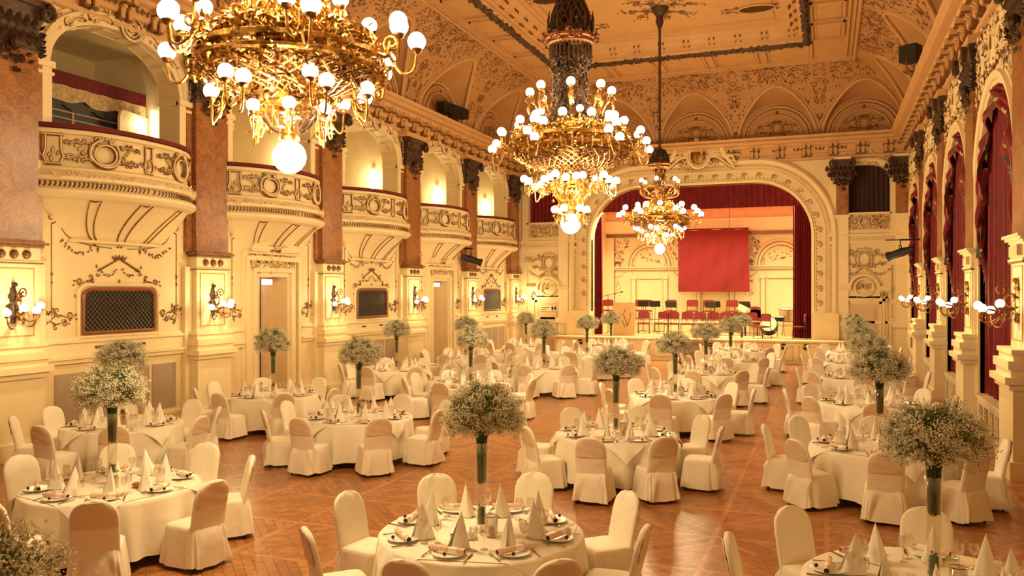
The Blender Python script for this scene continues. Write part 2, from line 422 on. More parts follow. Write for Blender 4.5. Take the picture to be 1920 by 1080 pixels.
# ---- far wall with the rounded proscenium
PC, PH = -5.4, 4.8
def rounded(a0, a1, zt, r, zb=1.0, n=14):
    return [(a0, zb)]+arc(a0+r, zt-r, r, r, PI, PI/2, n)+arc(a1-r, zt-r, r, r, PI/2, 0, n)+[(a1, zb)]
POPEN = rounded(PC-PH, PC+PH, 7.72, 2.3)
m = MB(FF)
zt = ZS+.1; L0, L1 = -13.3, -11.25; R0, R1 = .47, 2.43
A = POPEN
m.grid([[(a, 0, z) for a, z in A], [(min(max(a, PC-PH), PC+PH), 0, zt) if 0 < i < len(A)-1 else (a, 0, 1.0 if False else z) for i, (a, z) in enumerate(A)]])
m.add([(L1+.35,0,0),(PC-PH,0,0),(PC-PH,0,zt),(L1+.35,0,zt)], [(0,1,2,3)])
m.add([(PC+PH,0,0),(R0-.35,0,0),(R0-.35,0,zt),(PC+PH,0,zt)], [(0,1,2,3)])
m.grid([[(a, 0, z) for a, z in A], [(a, -.7, z) for a, z in A]])
for (w0, w1, E0, E1) in ((L0, L1, XL, L1+.35), (R0, R1, R0-.35, XR)):
    m.add([(E0,0,0),(E1,0,0),(E1,0,5.6),(E0,0,5.6)], [(0,1,2,3)])
    arch_wall(m, E0, E1, 5.6, zt, w0, w1, 6.25, 7.55, .72, 0, .35, 16, 2.6)
m.add([(PC-PH,0,0),(PC+PH,0,0),(PC+PH,0,.9),(PC-PH,0,.9)], [(0,1,2,3)])
WF = st(m.build('wall_far', PLAST))
# ---- loges behind the left arches
m = MB(FL)
for c in BAYS:
    a0, a1 = c-2.35, c+2.35
    m.add([(a0,-.55,5.6),(a1,-.55,5.6),(a1,-3.3,5.6),(a0,-3.3,5.6),(a0,-.55,8.8),(a1,-.55,8.8),(a1,-3.3,8.8),(a0,-3.3,8.8)],
          [(0,1,2,3),(4,5,6,7),(2,3,7,6),(0,3,7,4),(1,2,6,5)])
    for s in (-1, 1):   # inner pilasters with caps
        pass
    m.box(a0, a1, -3.3, -3.2, 8.0, 8.12)
st(m.build('wall_loge', BEIGE))
# ---- skirting and dado along the walls
def segs(side):   # stretches of wall between doors
    if side == 'L': return [(YB, BAYS[1]-1.25), (BAYS[1]+1.25, BAYS[3]-1.25), (BAYS[3]+1.25, YF)]
m = MB(FL)
for a, b in segs('L'):
    m.box(a, b, 0, .05, 0, .28); m.box(a, b, 0, .075, .28, .33)
st(m.build('baseboard_left', PLAST2))
m = MB(FL)
for a, b in segs('L'):
    for (d, z0, z1) in ((.07, 1.62, 1.70), (.11, 1.70, 1.76), (.05, 1.76, 2.02), (.09, 2.02, 2.07), (.04, 2.07, 2.13)):
        m.box(a, b, 0, d, z0, z1)
st(m.build('trim_1', PLAST2))
m = MB(FL)   # grey panels let into the dado
for i in (0, 2, 4):
    c = BAYS[i]
    for (a0, a1) in ((-1.55, -.8), (-.72, .02), (.10, .82), (.90, 1.6)):
        m.box(c+a0, c+a1, 0, .012, .4, 1.42)
for (a0,a1) in ((10.9-4.4,9.9),): pass
o = m.build('panel', PANEL, WL)
m = MB(FR)
m.box(YB, BAYS[0]-2.0, 0, .05, 0, .3)
st(m.build('baseboard_right', PLAST2))
m = MB(FF); 
for (a, b) in ((XL, PC-PH-1.1), (PC+PH+1.1, XR)): m.box(a, b, 0, .05, 0, .28); m.box(a, b, 0, .06, 1.7, 1.8)
st(m.build('baseboard_far', PLAST2))
# ---- main cornice round three walls
RIM = [(XR, YB), (XR, YF), (XL, YF), (XL, YB)]
m = MB()
m.run([(0, 8.55), (.10, 8.58), (.12, 8.66), (.06, 8.68), (.08, 8.82), (.16, 8.84), (.20, 8.90), (.22, 9.12), (.34, 9.16), (.40, 9.24), (.60, 9.26), (.62, 9.38), (.55, 9.40), (.66, 9.47), (.68, 9.53), (.1, 9.56), (0, 9.56)], RIM)
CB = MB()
def corbels(mb, a0, a1, step, pair=.2):
    a = a0
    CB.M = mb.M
    while a < a1:
        for s in (-pair/2, pair/2):
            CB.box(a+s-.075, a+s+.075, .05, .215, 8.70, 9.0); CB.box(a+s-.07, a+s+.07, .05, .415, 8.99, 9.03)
            mb.box(a+s-.055, a+s+.055, .06, .40, 9.02, 9.2)
            mb.box(a+s-.05, a+s+.05, .06, .25, 8.74, 9.02)
            mb.tube([(a+s-.055, .26, 8.98), (a+s+.055, .26, 8.98)], .06, 7)
        a += step
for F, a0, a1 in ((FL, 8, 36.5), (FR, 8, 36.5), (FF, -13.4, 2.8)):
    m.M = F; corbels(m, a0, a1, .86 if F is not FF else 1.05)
m.M = Matrix()
T2 = st(m.build('trim_2', OCHRE2)); CB.build('bracket_edging', GILT_SHADE, T2)  # bracket edging: darker backing set behind each bracket for contrast
# dentils under the corona and gilt shadow lines
m = MB()
for F, a0, a1 in ((FL, 8, 36.7), (FR, 8, 36.7), (FF, -13.6, 2.9)):
    m.M = F
    o = Orn(m, .235)
    a = a0+.43
    while a < a1:
        for q in (-1, 0, 1): o.leaf(a+q*.11, 8.92, PI/2-q*.4, .17)
        o.line(spiral(a, 8.98, .08, 1.1, 0, 1, 8), .012, 3)
        a += .86
m.build('scroll_relief', GILT_SHADE, bpy.data.objects['trim_2'])
# ---- cove with lunettes
def cove(d): 
    t = min(max(1-d/COVE, 0), 1); return ZS+(ZV-ZS)*(1-t**1.55)**(1/1.55)
LW_S, LW_F = 2.0, 1.62
CF = [PC+3.42*k for k in (-2, -1, 0, 1, 2)]
def lun(a, d, cs, w, crown=1.62):
    z = 0
    for c in cs:
        s = abs(a-c)/w
        if s < 1: z = max(z, ZS+.02+(crown+d*.46)*math.sqrt(1-s*s))
    return z
def ceilz(x, y):
    dl, dr, df = x-XL, XR-x, YF-y
    hs = []
    for d, a, cs, w, cr in ((dl, y, BAYS, LW_S, 1.68), (dr, y, BAYS, LW_S, 1.68), (df, x, CF, LW_F, 1.55)):
        if d < COVE+.01: hs.append(max(cove(d), min(lun(a, d, cs, w, cr), ZV)))
    return min(hs) if hs else ZV
m = MB()
def patch(xs, ys): m.grid([[(x, y, ceilz(x, y)) for y in ys] for x in xs])
def lin(a, b, n): return [a+(b-a)*i/n for i in range(n+1)]
def qd(n): return [COVE*(1-math.cos(PI/2*i/n)) for i in range(n+1)]   # finer next to the wall
xsL = [XL+d for d in qd(26)]; xsR = [XR-d for d in qd(26)]; ysF = [YF-d for d in qd(26)]
ysM = lin(5, YF-COVE, 330)
patch(xsL, ysM); patch(xsR, ysM)
patch(lin(XL+COVE, XR-COVE, 180), ysF)
patch(xsL, ysF); patch(xsR, ysF)
m.box(XL, XL+COVE, YB, 5.05, 10.6, ZV); m.box(XR-COVE, XR, YB, 5.05, 10.6, ZV)
# tympana walls above the cornice
m.M = FL; m.add([(YB,-.01,ZS-.1),(YF,-.01,ZS-.1),(YF,-.01,ZV),(YB,-.01,ZV)], [(0,1,2,3)])
m.M = FR; m.add([(YB,-.01,ZS-.1),(YF,-.01,ZS-.1),(YF,-.01,ZV),(YB,-.01,ZV)], [(0,1,2,3)])
m.M = FF; m.add([(XL,-.01,ZS-.1),(XR,-.01,ZS-.1),(XR,-.01,ZV),(XL,-.01,ZV)], [(0,1,2,3)])
m.M = Matrix()
CEIL = st(m.build('ceiling', OCHRE, smooth=True))
# flat ring, stepped recess and centre field
X0, X1, Y1 = XL+COVE, XR-COVE, YF-COVE       # flat ring outer
GX0, GX1, GY = -10.35, -.62, 32.05           # garland rectangle
m = MB()
m.add([(X0,YB,ZV+.02),(GX0,YB,ZV+.02),(GX0,GY,ZV+.02),(X0,Y1,ZV+.02)], [(0,1,2,3)])
m.add([(X1,YB,ZV+.02),(GX1,YB,ZV+.02),(GX1,GY,ZV+.02),(X1,Y1,ZV+.02)], [(0,1,2,3)])
m.add([(X0,Y1,ZV+.02),(GX0,GY,ZV+.02),(GX1,GY,ZV+.02),(X1,Y1,ZV+.02)], [(0,1,2,3)])
CP = [(GX1, YB), (GX1, GY), (GX0, GY), (GX0, YB)]     # left of travel = inside
m.run([(0, ZV+.02), (.0, ZV-.06), (.10, ZV-.10), (.16, ZV-.02), (.22, ZV+.02), (.24, ZV+.12), (.30, ZV+.14), (.34, ZV+.22), (.50, ZV+.36), (.72, ZV+.50), (.74, ZV+.56), (.86, ZV+.58), (.88, ZV+.64), (1.0, ZG), (1.12, ZG)], CP)
m.add([(GX0+1.1,YB,ZG),(GX1-1.1,YB,ZG),(GX1-1.1,GY-1.1,ZG),(GX0+1.1,GY-1.1,ZG)], [(0,1,2,3)])
# mouldings of the ring
RP = [(X1, YB), (X1, Y1), (X0, Y1), (X0, YB)]
def ringmould(d, w, h, z=ZV+.02): m.run([(d, z), (d, z-h), (d+w*.5, z-h*1.25), (d+w, z-h), (d+w, z)], RP)
ringmould(-.12, .10, .09); ringmould(.04, .05, .05); ringmould(.20, .06, .06)
m.build('coffered_field', OCHRE2, CEIL)
# rectangular coffers and the small brackets in the recess
m = MB()
def rectmould(mb, x0, x1, y0, y1, z, w=.05, h=.05):
    for a in ((x0, x1, y0, y0+w), (x0, x1, y1-w, y1), (x0, x0+w, y0, y1), (x1-w, x1, y0, y1)): mb.box(*a, z-h, z+.01)
y = 8.0
while y < 30.8:
    for (xa, xb) in ((X0+.36, GX0-.12), (GX1+.12, X1-.36)):
        rectmould(m, xa, xb, y, y+1.9, ZV+.02, .06, .07); rectmould(m, xa+.13, xb-.13, y+.13, y+1.77, ZV+.02, .04, .025)
    y += 2.2
x = GX0
while x < GX1-1.0:
    rectmould(m, x+.1, x+1.85, GY+.12, Y1-.36, ZV+.02, .06, .07); rectmould(m, x+.23, x+1.72, GY+.25, Y1-.5, ZV+.02, .04, .025)
    x += 2.0
m.build('coffer_moulding', OCHRE2, CEIL)
m = MB()
def bracket(x, y, dx, dy):
    t = (-dy, dx)
    P = []
    for k in range(9):
        a = PI*1.5*k/8; P.append((x+dx*(.42+.15*math.cos(a)), y+dy*(.42+.15*math.cos(a)), ZV+.27+.13*math.sin(a)))
    for s in (-.09, .09): m.tube([(p[0]+t[0]*s, p[1]+t[1]*s, p[2]) for p in P], .032, 4)
y = 8.0
while y < GY-.4:
    bracket(GX0, y, 1, 0); bracket(GX1, y, -1, 0); y += .95
x = GX0+.6
while x < GX1-.3: bracket(x, GY, 0, -1); x += .95
m.build('bracket', GILT_SHADE, CEIL)
# dark laurel garland on the rim of the recess
m = MB(); RG = random.Random(3)
def garl(p, q):
    p, q = Vector(p), Vector(q); L = (q-p).length; t = (q-p).normalized(); n = int(L/.045)
    m.tube([p, q], .10, 6)
    for i in range(n):
        c = p+t*(L*i/n); an = RG.uniform(0, 2*PI); w = t.cross(Vector((0,0,1)))
        nn = w*math.cos(an)+Vector((0,0,1))*math.sin(an)
        m.leaf(c+nn*.08, (t+nn*.5), nn, RG.uniform(.12, .22), .12)
garl((GX0+.05, YB+6, ZV-.08), (GX0+.05, GY-.05, ZV-.08)); garl((GX1-.05, YB+6, ZV-.08), (GX1-.05, GY-.05, ZV-.08)); garl((GX0+.05, GY-.05, ZV-.08), (GX1-.05, GY-.05, ZV-.08))
m.build('laurel_garland', BRONZE, CEIL)
# ribs along the groins, arcs in the lunettes
m = MB(); g = MB()
def wallpt(F, a, b, z): return F @ Vector((a, b, z))
def solve(s, cs0, w, cr):     # depth d where lunette meets cove at offset s
    lo, hi = 0, COVE
    f = lambda d: cove(d)-(ZS+.02+(cr+d*.46)*math.sqrt(max(0, 1-(s/w)**2)))
    if f(hi) < 0: return hi
    for _ in range(26):
        mid = (lo+hi)/2
        if f(mid) > 0: hi = mid
        else: lo = mid
    return (lo+hi)/2
for F, cs, w, cr in ((FL, BAYS, LW_S, 1.68), (FR, BAYS, LW_S, 1.68), (FF, CF, LW_F, 1.55)):
    for c in cs:
        if F is FF and not (XL+1 < c < XR-1): continue
        for off, r in ((0, .07), (.17, .028)):
            P = []
            for i in range(41):
                s = -w+2*w*i/40; d = solve(s, 0, w, cr)
                if abs(s) >= w*.999: d = 0
                P.append((c+s*(1+off/w), d+off*.5*(1-abs(s)/w), cove(d+off*.5*(1-abs(s)/w))-.01))
            m.tube([wallpt(F, a, b, z) for a, b, z in P], r, 6)
        m.M = F; g.M = F
        for rr, tr_ in ((1.0, .05), (.9, .03), (.74, .035)):
            m.tube([(c+a*rr, .03, ZS+.04+z*rr) for a, z in arc(0, 0, w*.86, cr*.88, 0, PI, 30)], tr_, 6)
        g_o = Orn(g, .01)
        for q in range(22):
            t = PI*(q+.5)/22; g_o.leaf(c+w*.86*.95*math.cos(t), ZS+.04+cr*.88*.95*math.sin(t), t+PI/2, .1)
        g_o.cartouche(c, ZS+.48, .75, .016)
        g_o.leaf(c, ZS+1.02, PI/2, .3)
        spray(g_o, c-w*.62, c+w*.62, ZS+.08, ZS+cr*.62, 120, .075, lambda a, z: ((a-c)/(w*.6))**2+((z-ZS)/(cr*.6))**2 < 1 and abs(a-c) > .2)
        m.M = Matrix(); g.M = Matrix()
m.build('vault_rib', OCHRE2, CEIL, smooth=True)
g.build('tympanum_relief', GILT_SHADE, CEIL)
# sprays on the spandrels
g = MB(); RS = random.Random(11)
def spandrel(F, ac, w0, wall_len=None):
    def S(a, d):
        e = .01; z = cove(d); dz = (cove(min(d+e, COVE))-cove(max(d-e, 0)))/(2*e)
        n = Vector((0, dz, -1)).normalized() if dz < 50 else Vector((0, 1, 0))
        p = F @ Vector((ac+a, d, z)); nn = (F.to_3x3() @ n).normalized()
        return p+nn*.012, nn
    o = Orn(g, 0, S)
    cs, w, cr = w0
    def free(a, d): return cove(d) > lun(ac+a, d-.10, cs, w, cr)+.10 and cove(d) > lun(ac+a+.12, d, cs, w, cr)+.02 and cove(d) > lun(ac+a-.12, d, cs, w, cr)+.02
    for i in range(620):
        d = RS.uniform(.05, COVE-.12)**1.0; a = RS.uniform(0, 2.4)
        if not free(a, d) or not free(-a, d): continue
        dens = .9 if (d > COVE*.52 and a > .4) or a < .22 or d < .4 else .22
        if RS.random() > dens: continue
        an = RS.uniform(0, 2*PI); L = RS.uniform(.07, .14)
        for s in (-1, 1): o.leaf(s*a, d, an if s > 0 else PI-an, L*.75)
    for s in (-1, 1):
        for (a, d, r) in ((.5, 1.5, .16), (.95, 1.72, .13), (.22, 1.05, .12), (1.4, 1.86, .1), (.12, .6, .1)):
            if free(s*a, d): o.line(spiral(s*a, d, r, 1.3, 0, s, 12), .018, 4)
gaps = [PILS[i] for i in range(6)]
for F in (FL, FR):
    for c in gaps[:5]: spandrel(F, c-.03, (BAYS, LW_S, 1.68))
for c in (PC-3.42*1.5, PC-3.42*.5, PC+3.42*.5, PC+3.42*1.5): spandrel(FF, c, (CF, LW_F, 1.55))
g.build('spandrel_spray', GILT_SHADE, CEIL)
# rosettes and vents on the centre field
g = MB()
for cy in (7.3, 17.8, 28.4):
    for ang in range(8):
        an = PI/4*ang
        g_o = Orn(g, 0, lambda a, z: (Vector((PC+a, cy+z, ZG-.012)), Vector((0, 0, -1))), lambda a, z, an=an: (a*math.cos(an)-z*math.sin(an), a*math.sin(an)+z*math.cos(an)))
        g_o.scroll(.35, 0, .9, 1, 1 if ang % 2 else -1, .02)
        spray(g_o, .35, 1.5, -.3, .3, 16, .10)
for (x, y) in ((GX1-1.65, 29.6), (GX0+1.65, 26.2), (GX0+1.65, 29.6), (GX1-1.65, 19)):
    g_o = Orn(g, 0, lambda a, z: (Vector((x+a, y+z, ZG-.012)), Vector((0, 0, -1))))
    for s in (-1, 1): 
        for t in (-1, 1): g_o.scroll(s*.55, t*.1, .6, s, t, .02)
g.build('ceiling_relief', GILT_SHADE, CEIL)
def vent():
    t = thing('ceiling_vent', '', 'vent')
    m = MB(); m.tube([(.62*math.cos(a*PI/14), .42*math.sin(a*PI/14), 0) for a in range(28)], .05, 6, closed=True); m.build('frame', OCHRE2, t)
    m = MB(); m.add([(.6*math.cos(a*PI/14), .4*math.sin(a*PI/14), .02) for a in range(28)], [tuple(range(28))]); m.build('dark_grille', DARKMET, t)
    m = MB()
    for k in range(-4, 5):
        w = .58*math.sqrt(1-(k/5)**2); m.box(-w, w, k*.08-.01, k*.08+.01, -.01, .01)
    m.build('slats', GILT, t); return t
pv = Place(vent)
for (x, y, s) in ((GX1-1.65, 29.6, 'oval dark vent in the ceiling field right of the far chandelier rod'), (GX0+1.65, 26.2, 'oval dark vent in the ceiling field left of the large chandelier crown')):
    pv((x, y, ZG-.03), 0, s, 'oval vents in the ceiling field')

# ================================================================ PILASTERS
def capital(mb, w=.62, d=.2, z0=7.42, z1=8.42):
    H = z1-z0
    mb.grid([[(a*s0, b*s0b, z0+H*t) for a, b in ((-w, 0), (-w, d), (w, d), (w, 0))] for t, s0, s0b in ((0, .94, .9), (.08, .98, 1.05), (.1, .9, .95), (.5, .95, 1.1), (.85, 1.04, 1.5), (.87, 1.14, 1.7), (1, 1.16, 1.8))])
    o = Orn(mb, d+.05)
    rr = random.Random(5)
    for row, zz, L in ((0, z0+.12*H, .30), (1, z0+.40*H, .30)):
        for k in range(-3, 4):
            a = k*.17+(.085 if row else 0)
            mb.leaf((a, d*.95, zz), (0, .35, 1), (0, 1, .0), L, .2, .5)
    for s in (-1, 1):
        for q in range(3):
            mb.tube([(s*(w*1.0)+p[0]*.9, d+.16+q*.03, z0+.76*H+p[1]) for p in spiral(0, 0, .17, 1.6, PI/2, -s, 14)], [.045-.002*i for i in range(15)], 5)
    for s in (-1, 1):
        for k in range(9): mb.leaf((s*w*1.02, d*.5, z0+.06*k*H), (s*.2, .5, rr.uniform(-.4, .4)), (s, .4, 0), .2, .14, .5)
    for k in range(22):      # hanging spray under the capital
        mb.leaf((rr.gauss(0, .16), d+.03, z0-.02-abs(rr.gauss(0, .13))), (rr.uniform(-1, 1), .2, rr.uniform(-1, .3)), (0, 1, 0), .16, .1, .6)
    mb.sphere((0, d+.10, z0+.10), .12, 6, 8)
def pilaster(right=False):
    d = .12 if right else .20; w = .52
    t = thing('marble_pilaster', '', 'pilaster')
    m = MB()
    m.box(-w, w, 0, d, 3.95, 7.45)
    if not right: m.box(-w-.18, w+.18, 0, d*.45, 3.95, 7.45)
    else: m.box(-w-.12, w+.12, 0, d*.5, 3.95, 7.45)
    m.build('shaft', MARBLE, t)
    m = MB(); capital(m, .56, d); m.build('capital', BRONZE, t)
    m = MB()    # abacus block up to the cornice
    m.box(-.72, .72, 0, d+.12, 8.42, 8.6)
    m.build('abacus', OCHRE2, t)
    m = MB()    # pedestal
    for (e, b, z0, z1) in ((.10, .14, 0, .30), (.05, .09, .30, 1.45), (.10, .15, 1.45, 1.55), (.16, .22, 1.55, 1.66), (.10, .13, 1.66, 1.78), (.13, .17, 1.78, 1.92), (.07, .09, 1.92, 2.02), (.10, .12, 2.02, 2.10), (0, .02, 2.10, 3.55)):
        m.box(-w-e, w+e, 0, d+b+(.10 if right and e else 0), z0, z1)
    if not right: m.box(-w-.24, w+.24, 0, d*.5, 0, 3.6)
    m.build('pedestal', PLAST2, t)
    m = MB()
    m.box(-w-.02, w+.02, 0, d+.03, 3.58, 3.84); m.box(-w-.06, w+.06, 0, d+.06, 3.54, 3.58)
    if right:
        for (e, z0, z1) in ((.05, 3.84, 3.88), (.10, 3.88, 3.93), (.14, 3.93, 3.98)): m.box(-w-e, w+e, 0, d+e, z0, z1)
        for k in range(7): m.box(-w+.05+k*.16, -w+.11+k*.16, d+.02, d+.05, 3.62, 3.80)
        for k in range(2): m.box(-w-.05, -w-.02, .05+k*.14, .12+k*.14, 3.62, 3.80)
    m.build('band', PLAST2, t)
    m = MB()
    if not right:
        for (e, z0, z1) in ((.06, 3.84, 3.89), (.12, 3.89, 3.94), (.06, 3.94, 3.98)): m.box(-w-e, w+e, 0, d+e+.02, z0, z1)
        m.box(-w-.07, w+.07, 0, d+.065, 3.54, 3.565)
        m.build('marble_base', GILT_SHADE, t)
        for k in (-1, 0, 1):
            q = MB(); q.sphere((k*.25, d+.03, 3.71), .085, 6, 12); q.build('disc', GILT_SHADE, t, smooth=True)
    else:
        m.box(-w-.05, w+.05, 0, d+.05, 3.505, 3.535); m.build('marble_base', GILT_SHADE, t)
    m = MB()
    rectm = ((-w+.1, w-.1, 2.22, 3.46), )
    for (a0, a1, z0, z1) in rectm:
        for a in ((a0, a1, z0, z0+.02), (a0, a1, z1-.02, z1), (a0, a0+.02, z0, z1), (a1-.02, a1, z0, z1)): m.box(a[0], a[1], 0, d+.035, a[2], a[3])
    m.build('panel_moulding', OCHRE2, t)
    return t
pp = Place(lambda: pilaster(False))
ordn = ['nearest', 'second', 'third', 'fourth', 'fifth', 'farthest']
for i, y in enumerate(PILS):
    pp((XL, y, 0), -PI/2, f'brown marble wall pilaster with bronze capital, {ordn[i]} along the balcony wall' if i else 'brown marble pilaster at the left edge before the first balcony', 'pilasters on the balcony wall')
pr_ = Place(lambda: pilaster(True))
for i, y in enumerate(PILS[1:5]):
    pr_((XR, y, 0), PI/2, f'cream and marble pier between the red curtains, {["nearest","second","third","farthest"][i]} on the right', 'piers on the curtained wall')

# ================================================================ LEFT BAYS
def bplan(off, n=26, h=2.0, B=.82):
    o = []
    for i in range(n+1):
        t = -1+2*i/n; t = math.copysign(abs(t)**.8, t)
        o.append((t*(h+off), (B+off)*(1-abs(t)**2.6)))
    return o
def balcony(door):
    t = thing('balcony', '', 'balcony')
    def sweep(prof, n=26):
        mb = MB(); mb.grid([[(a, b, z) for a, b in bplan(off, n)] for off, z in prof]); return mb
    m = sweep([(-.10, 6.14), (-.10, 6.22), (.07, 6.23), (.07, 6.15), (-.08, 6.14)]); m.build('velvet_rail', VELVET, t)
    m = sweep([(.0, 6.14), (.05, 6.12), (.05, 6.05), (.0, 6.03), (-.03, 5.98), (-.02, 5.45), (.03, 5.40), (.03, 5.34), (-.12, 5.34), (-.12, 6.14), (0, 6.14)])
    m.build('parapet', PLAST, t)
    m = MB()
    prof = [(.03, 5.36), (.10, 5.30), (.16, 5.22), (.16, 5.16), (.05, 5.12), (.05, 5.03), (.12, 5.02), (.20, 4.97), (.20, 4.90), (.10, 4.84), (-.05, 4.80)]
    m.grid([[(a, b, z) for a, b in bplan(off)] for off, z in prof]); m.build('cornice', PLAST2, t)
    m = MB()                                     # gadrooned band
    P = bplan(.08, 110)
    for i in range(2, len(P)-2, 1):
        if i % 2: continue
        (a, b), (a2, b2) = P[i], P[i+1]
        m.tube([(a, b-.02, 5.14), ((a+a2)/2, (b+b2)/2+.03, 5.08), (a2, b2-.01, 5.0)], .016, 4)
    m.build('gadroon', GILT_SHADE, t)
    g = MB(); rr = random.Random(9)              # leaf band
    P = bplan(.15, 150)
    for i in range(2, len(P)-2):
        g.leaf((P[i][0], P[i][1]+.0, 5.24+rr.uniform(-.05, .05)), (rr.uniform(-1, 1), 0, rr.uniform(-1, 1)), (0, 1, .3), .09, .05)
    g.build('leaf_frieze', STUCCO, t)
    # relief on the parapet
    g = MB(); gd = MB()
    T = bplan(-.015, 60)
    def S(a, z):
        a = max(min(a, 1.97), -1.97)
        tt = abs(a/1.985)**1.25; b = .805*(1-tt**2.6)
        e = .02; t2 = abs((abs(a)+e)/1.985)**1.25; sl = (.805*(1-t2**2.6)-b)/e*(1 if a > 0 else -1)
        return Vector((a, b+.004, z)), Vector((-sl, 1, 0)).normalized()
    o = Orn(g, 0, S, dark=gd)
    for c in (-1.0, 1.0):
        o.oval(c, 5.70, .20, .19, .022)
        for s in (-1, 1):
            o.line(arc(c, 5.72, .28, .27, -PI/2, -PI/2+s*2.9, 14), .034)
            o.line(spiral(c+s*.13, 5.97, .07, 1.2, 0, s, 10), .016)
            o.scroll(c+s*.32, 5.58, .34, s, 1, .014)
            for q in range(5): o.leaf(c+s*(.36+.05*q), 5.62+.06*q, .6*s+PI/2, .08)
        for q in range(-2, 3): o.leaf(c+q*.04, 5.98, PI/2-q*.4, .1)
    for c in (-1.42, -.5, .5, 1.42):
        for s in (-1, 1):
            o.scroll(c, 5.86, .26, s, 1, .012); o.scroll(c, 5.60, .22, s, -1, .012)
    for c in (-1.78, 0, 1.78):
        for s in (-1, 1):
            o.line([(c+s*.09, 6.0), (c+s*.09, 5.72), (c+s*.12, 5.6), (c+s*.08, 5.46)], .016, taper=False)
            o.line(spiral(c+s*.17, 5.62, .06, 1.1, 0, s, 8), .014)
        o.line([(c-.12, 6.01), (c+.12, 6.01)], .02, taper=False); o.line([(c-.1, 5.46), (c+.1, 5.46)], .02, taper=False)
        for q in range(6): o.leaf(c+rr.uniform(-.06, .06), 5.5+.04*q, PI/2, .08)
    o.line([(-1.9, 5.97-.02*0), (-1.35, 5.99)], .006, taper=False)
    g.build('scroll_relief', PLAST, t); gd.build('shade_edging', GILT_SHADE, t)  # edging: shade round the parapet scrolls, painted as a brown rim
    # bell shaped underside
    m = MB(); rows = []
    for k in range(13):
        s = k/12; z = 4.86-.80*s; e = 1-s
        h = 1.15+.86*(e**.75); B = .04+.80*(e**1.5 if e > 0 else 0)
        rows.append([(a/2.0*h, b/.82*B, z) for a, b in bplan(0, 24)])
    m.grid(rows); m.build('corbel', PLAST, t, smooth=True)
    g = MB()
    def S2(u, s):   # u -1..1 across, s 0..1 downward
        e = 1-s; h = 1.15+.86*(e**.75); B = .04+.80*(e**1.5); tt = abs(u)
        return Vector((u*h, B*(1-tt**2.6)+.012, 4.86-.80*s)), Vector((0, .6, -.8))
    o = Orn(g, 0, S2)
    for u in (-.62, -.52, -.08+.0, .08, .52, .62):
        o.line([(u, s/10) for s in range(0, 11)], .014, taper=False)
    for u in (-.57, 0, .57):
        o.line(spiral(u, .06, .05, 1, 0, 1, 8), .02)
    g.build('underside_tracery', GILT_SHADE, t)
    m = MB(); m.tube([(a*1.2/2.0, .05, 4.05) if False else (a*.62, .03+b*.06, 4.04) for a, b in bplan(0, 20)], .035, 6); m.build('lower_moulding', PLAST2, t)
    return t
bp_ = Place(lambda: balcony(False))
for i, c in enumerate(BAYS):
    bp_((XL, c, 0), -PI/2, f'curved cream balcony with red velvet rail, {["nearest the camera","second from the left","third from the left","fourth from the left","farthest and nearest the stage"][i]}', 'balconies along the left wall')
# archivolts, imposts and their crests
m = MB(FL); g = MB(FL); gd = MB(FL); p2 = MB(FL)
for c in BAYS:
    a0, a1 = c-1.68, c+1.68
    arch_mould(m, a0, a1, 7.38, 7.38, 1.12, [(0, 0), (0, .05), (.10, .06), (.12, .09), (.26, .10), (.28, .05), (.36, .04), (.36, 0)], 24, 2.2)
    for s in (-1, 1):
        x = c+s*1.82
        p2.box(x-.16, x+.16, 0, .07, 5.35, 7.30); p2.box(x-.2, x+.2, 0, .12, 7.30, 7.42); p2.box(x-.19, x+.19, 0, .10, 7.16, 7.22)
        p2.box(x-.2, x+.2, -.54, .05, 7.30, 7.38)
        p2.box(x-.19, x+.19, 0, .1, 5.3, 5.5)
    # coffered panels on the soffit
    for k in range(1, 6):
        t0 = PI*(k/6)-.16; t1 = t0+.32
        A = lambda t: (c+1.68*math.copysign(abs(math.cos(t))**(2/2.2), math.cos(t)), 7.38+1.12*abs(math.sin(t))**(2/2.2))
        q = [A(t0), A(t1)]
        for bb in (-.1, -.45): m.tube([(q[0][0]*.985+c*.015, bb, q[0][1]-.02), (q[1][0]*.985+c*.015, bb, q[1][1]-.02)], .015, 4)
        for pt in q: m.tube([(pt[0]*.985+c*.015, -.1, pt[1]-.02), (pt[0]*.985+c*.015, -.45, pt[1]-.02)], .015, 4)
    o = Orn(g, .08, dark=gd)
    o.oval(c+.25, 8.62, .27, .25, .03); o.oval(c+.25, 8.62, .17, .16, .02)
    o.line(spiral(c+.25, 8.62, .11, 1.3, 0, 1, 10), .03)
    for s in (-1, 1):
        o.tr = lambda a, z, s=s: (a, z-.30*max(0, abs(a-c)-.4)**1.9)
        o.scroll(c+.25*0+s*.38+.15, 8.58, .75, s, 1, .03); o.scroll(c+s*1.0+.1, 8.52, .6, s, 1, .025)
        for q in range(14): o.leaf(c+s*(.35+.09*q), 8.62+R.uniform(-.07, .07), R.uniform(0, 6.28), .1)
        o.tr = lambda a, z: (a, z)
        for q in range(7): o.leaf(c+s*2.0, 7.5+.11*q, PI/2+R.uniform(-.6, .6), .13)
        o.line(spiral(c+s*1.93, 7.55, .08, 1.1, 0, s, 8), .02)
        o.line(spiral(c+s*1.9, 8.3, .12, 1.3, 0, s, 10), .025)
m.build('archivolt', PLAST, WL, smooth='auto'); p2.build('impost', PLAST2, WL); g.build('crest_relief', PLAST, WL); gd.build('shade_edging', GILT_SHADE, WL)  # edging mesh paints shade along the crest forms
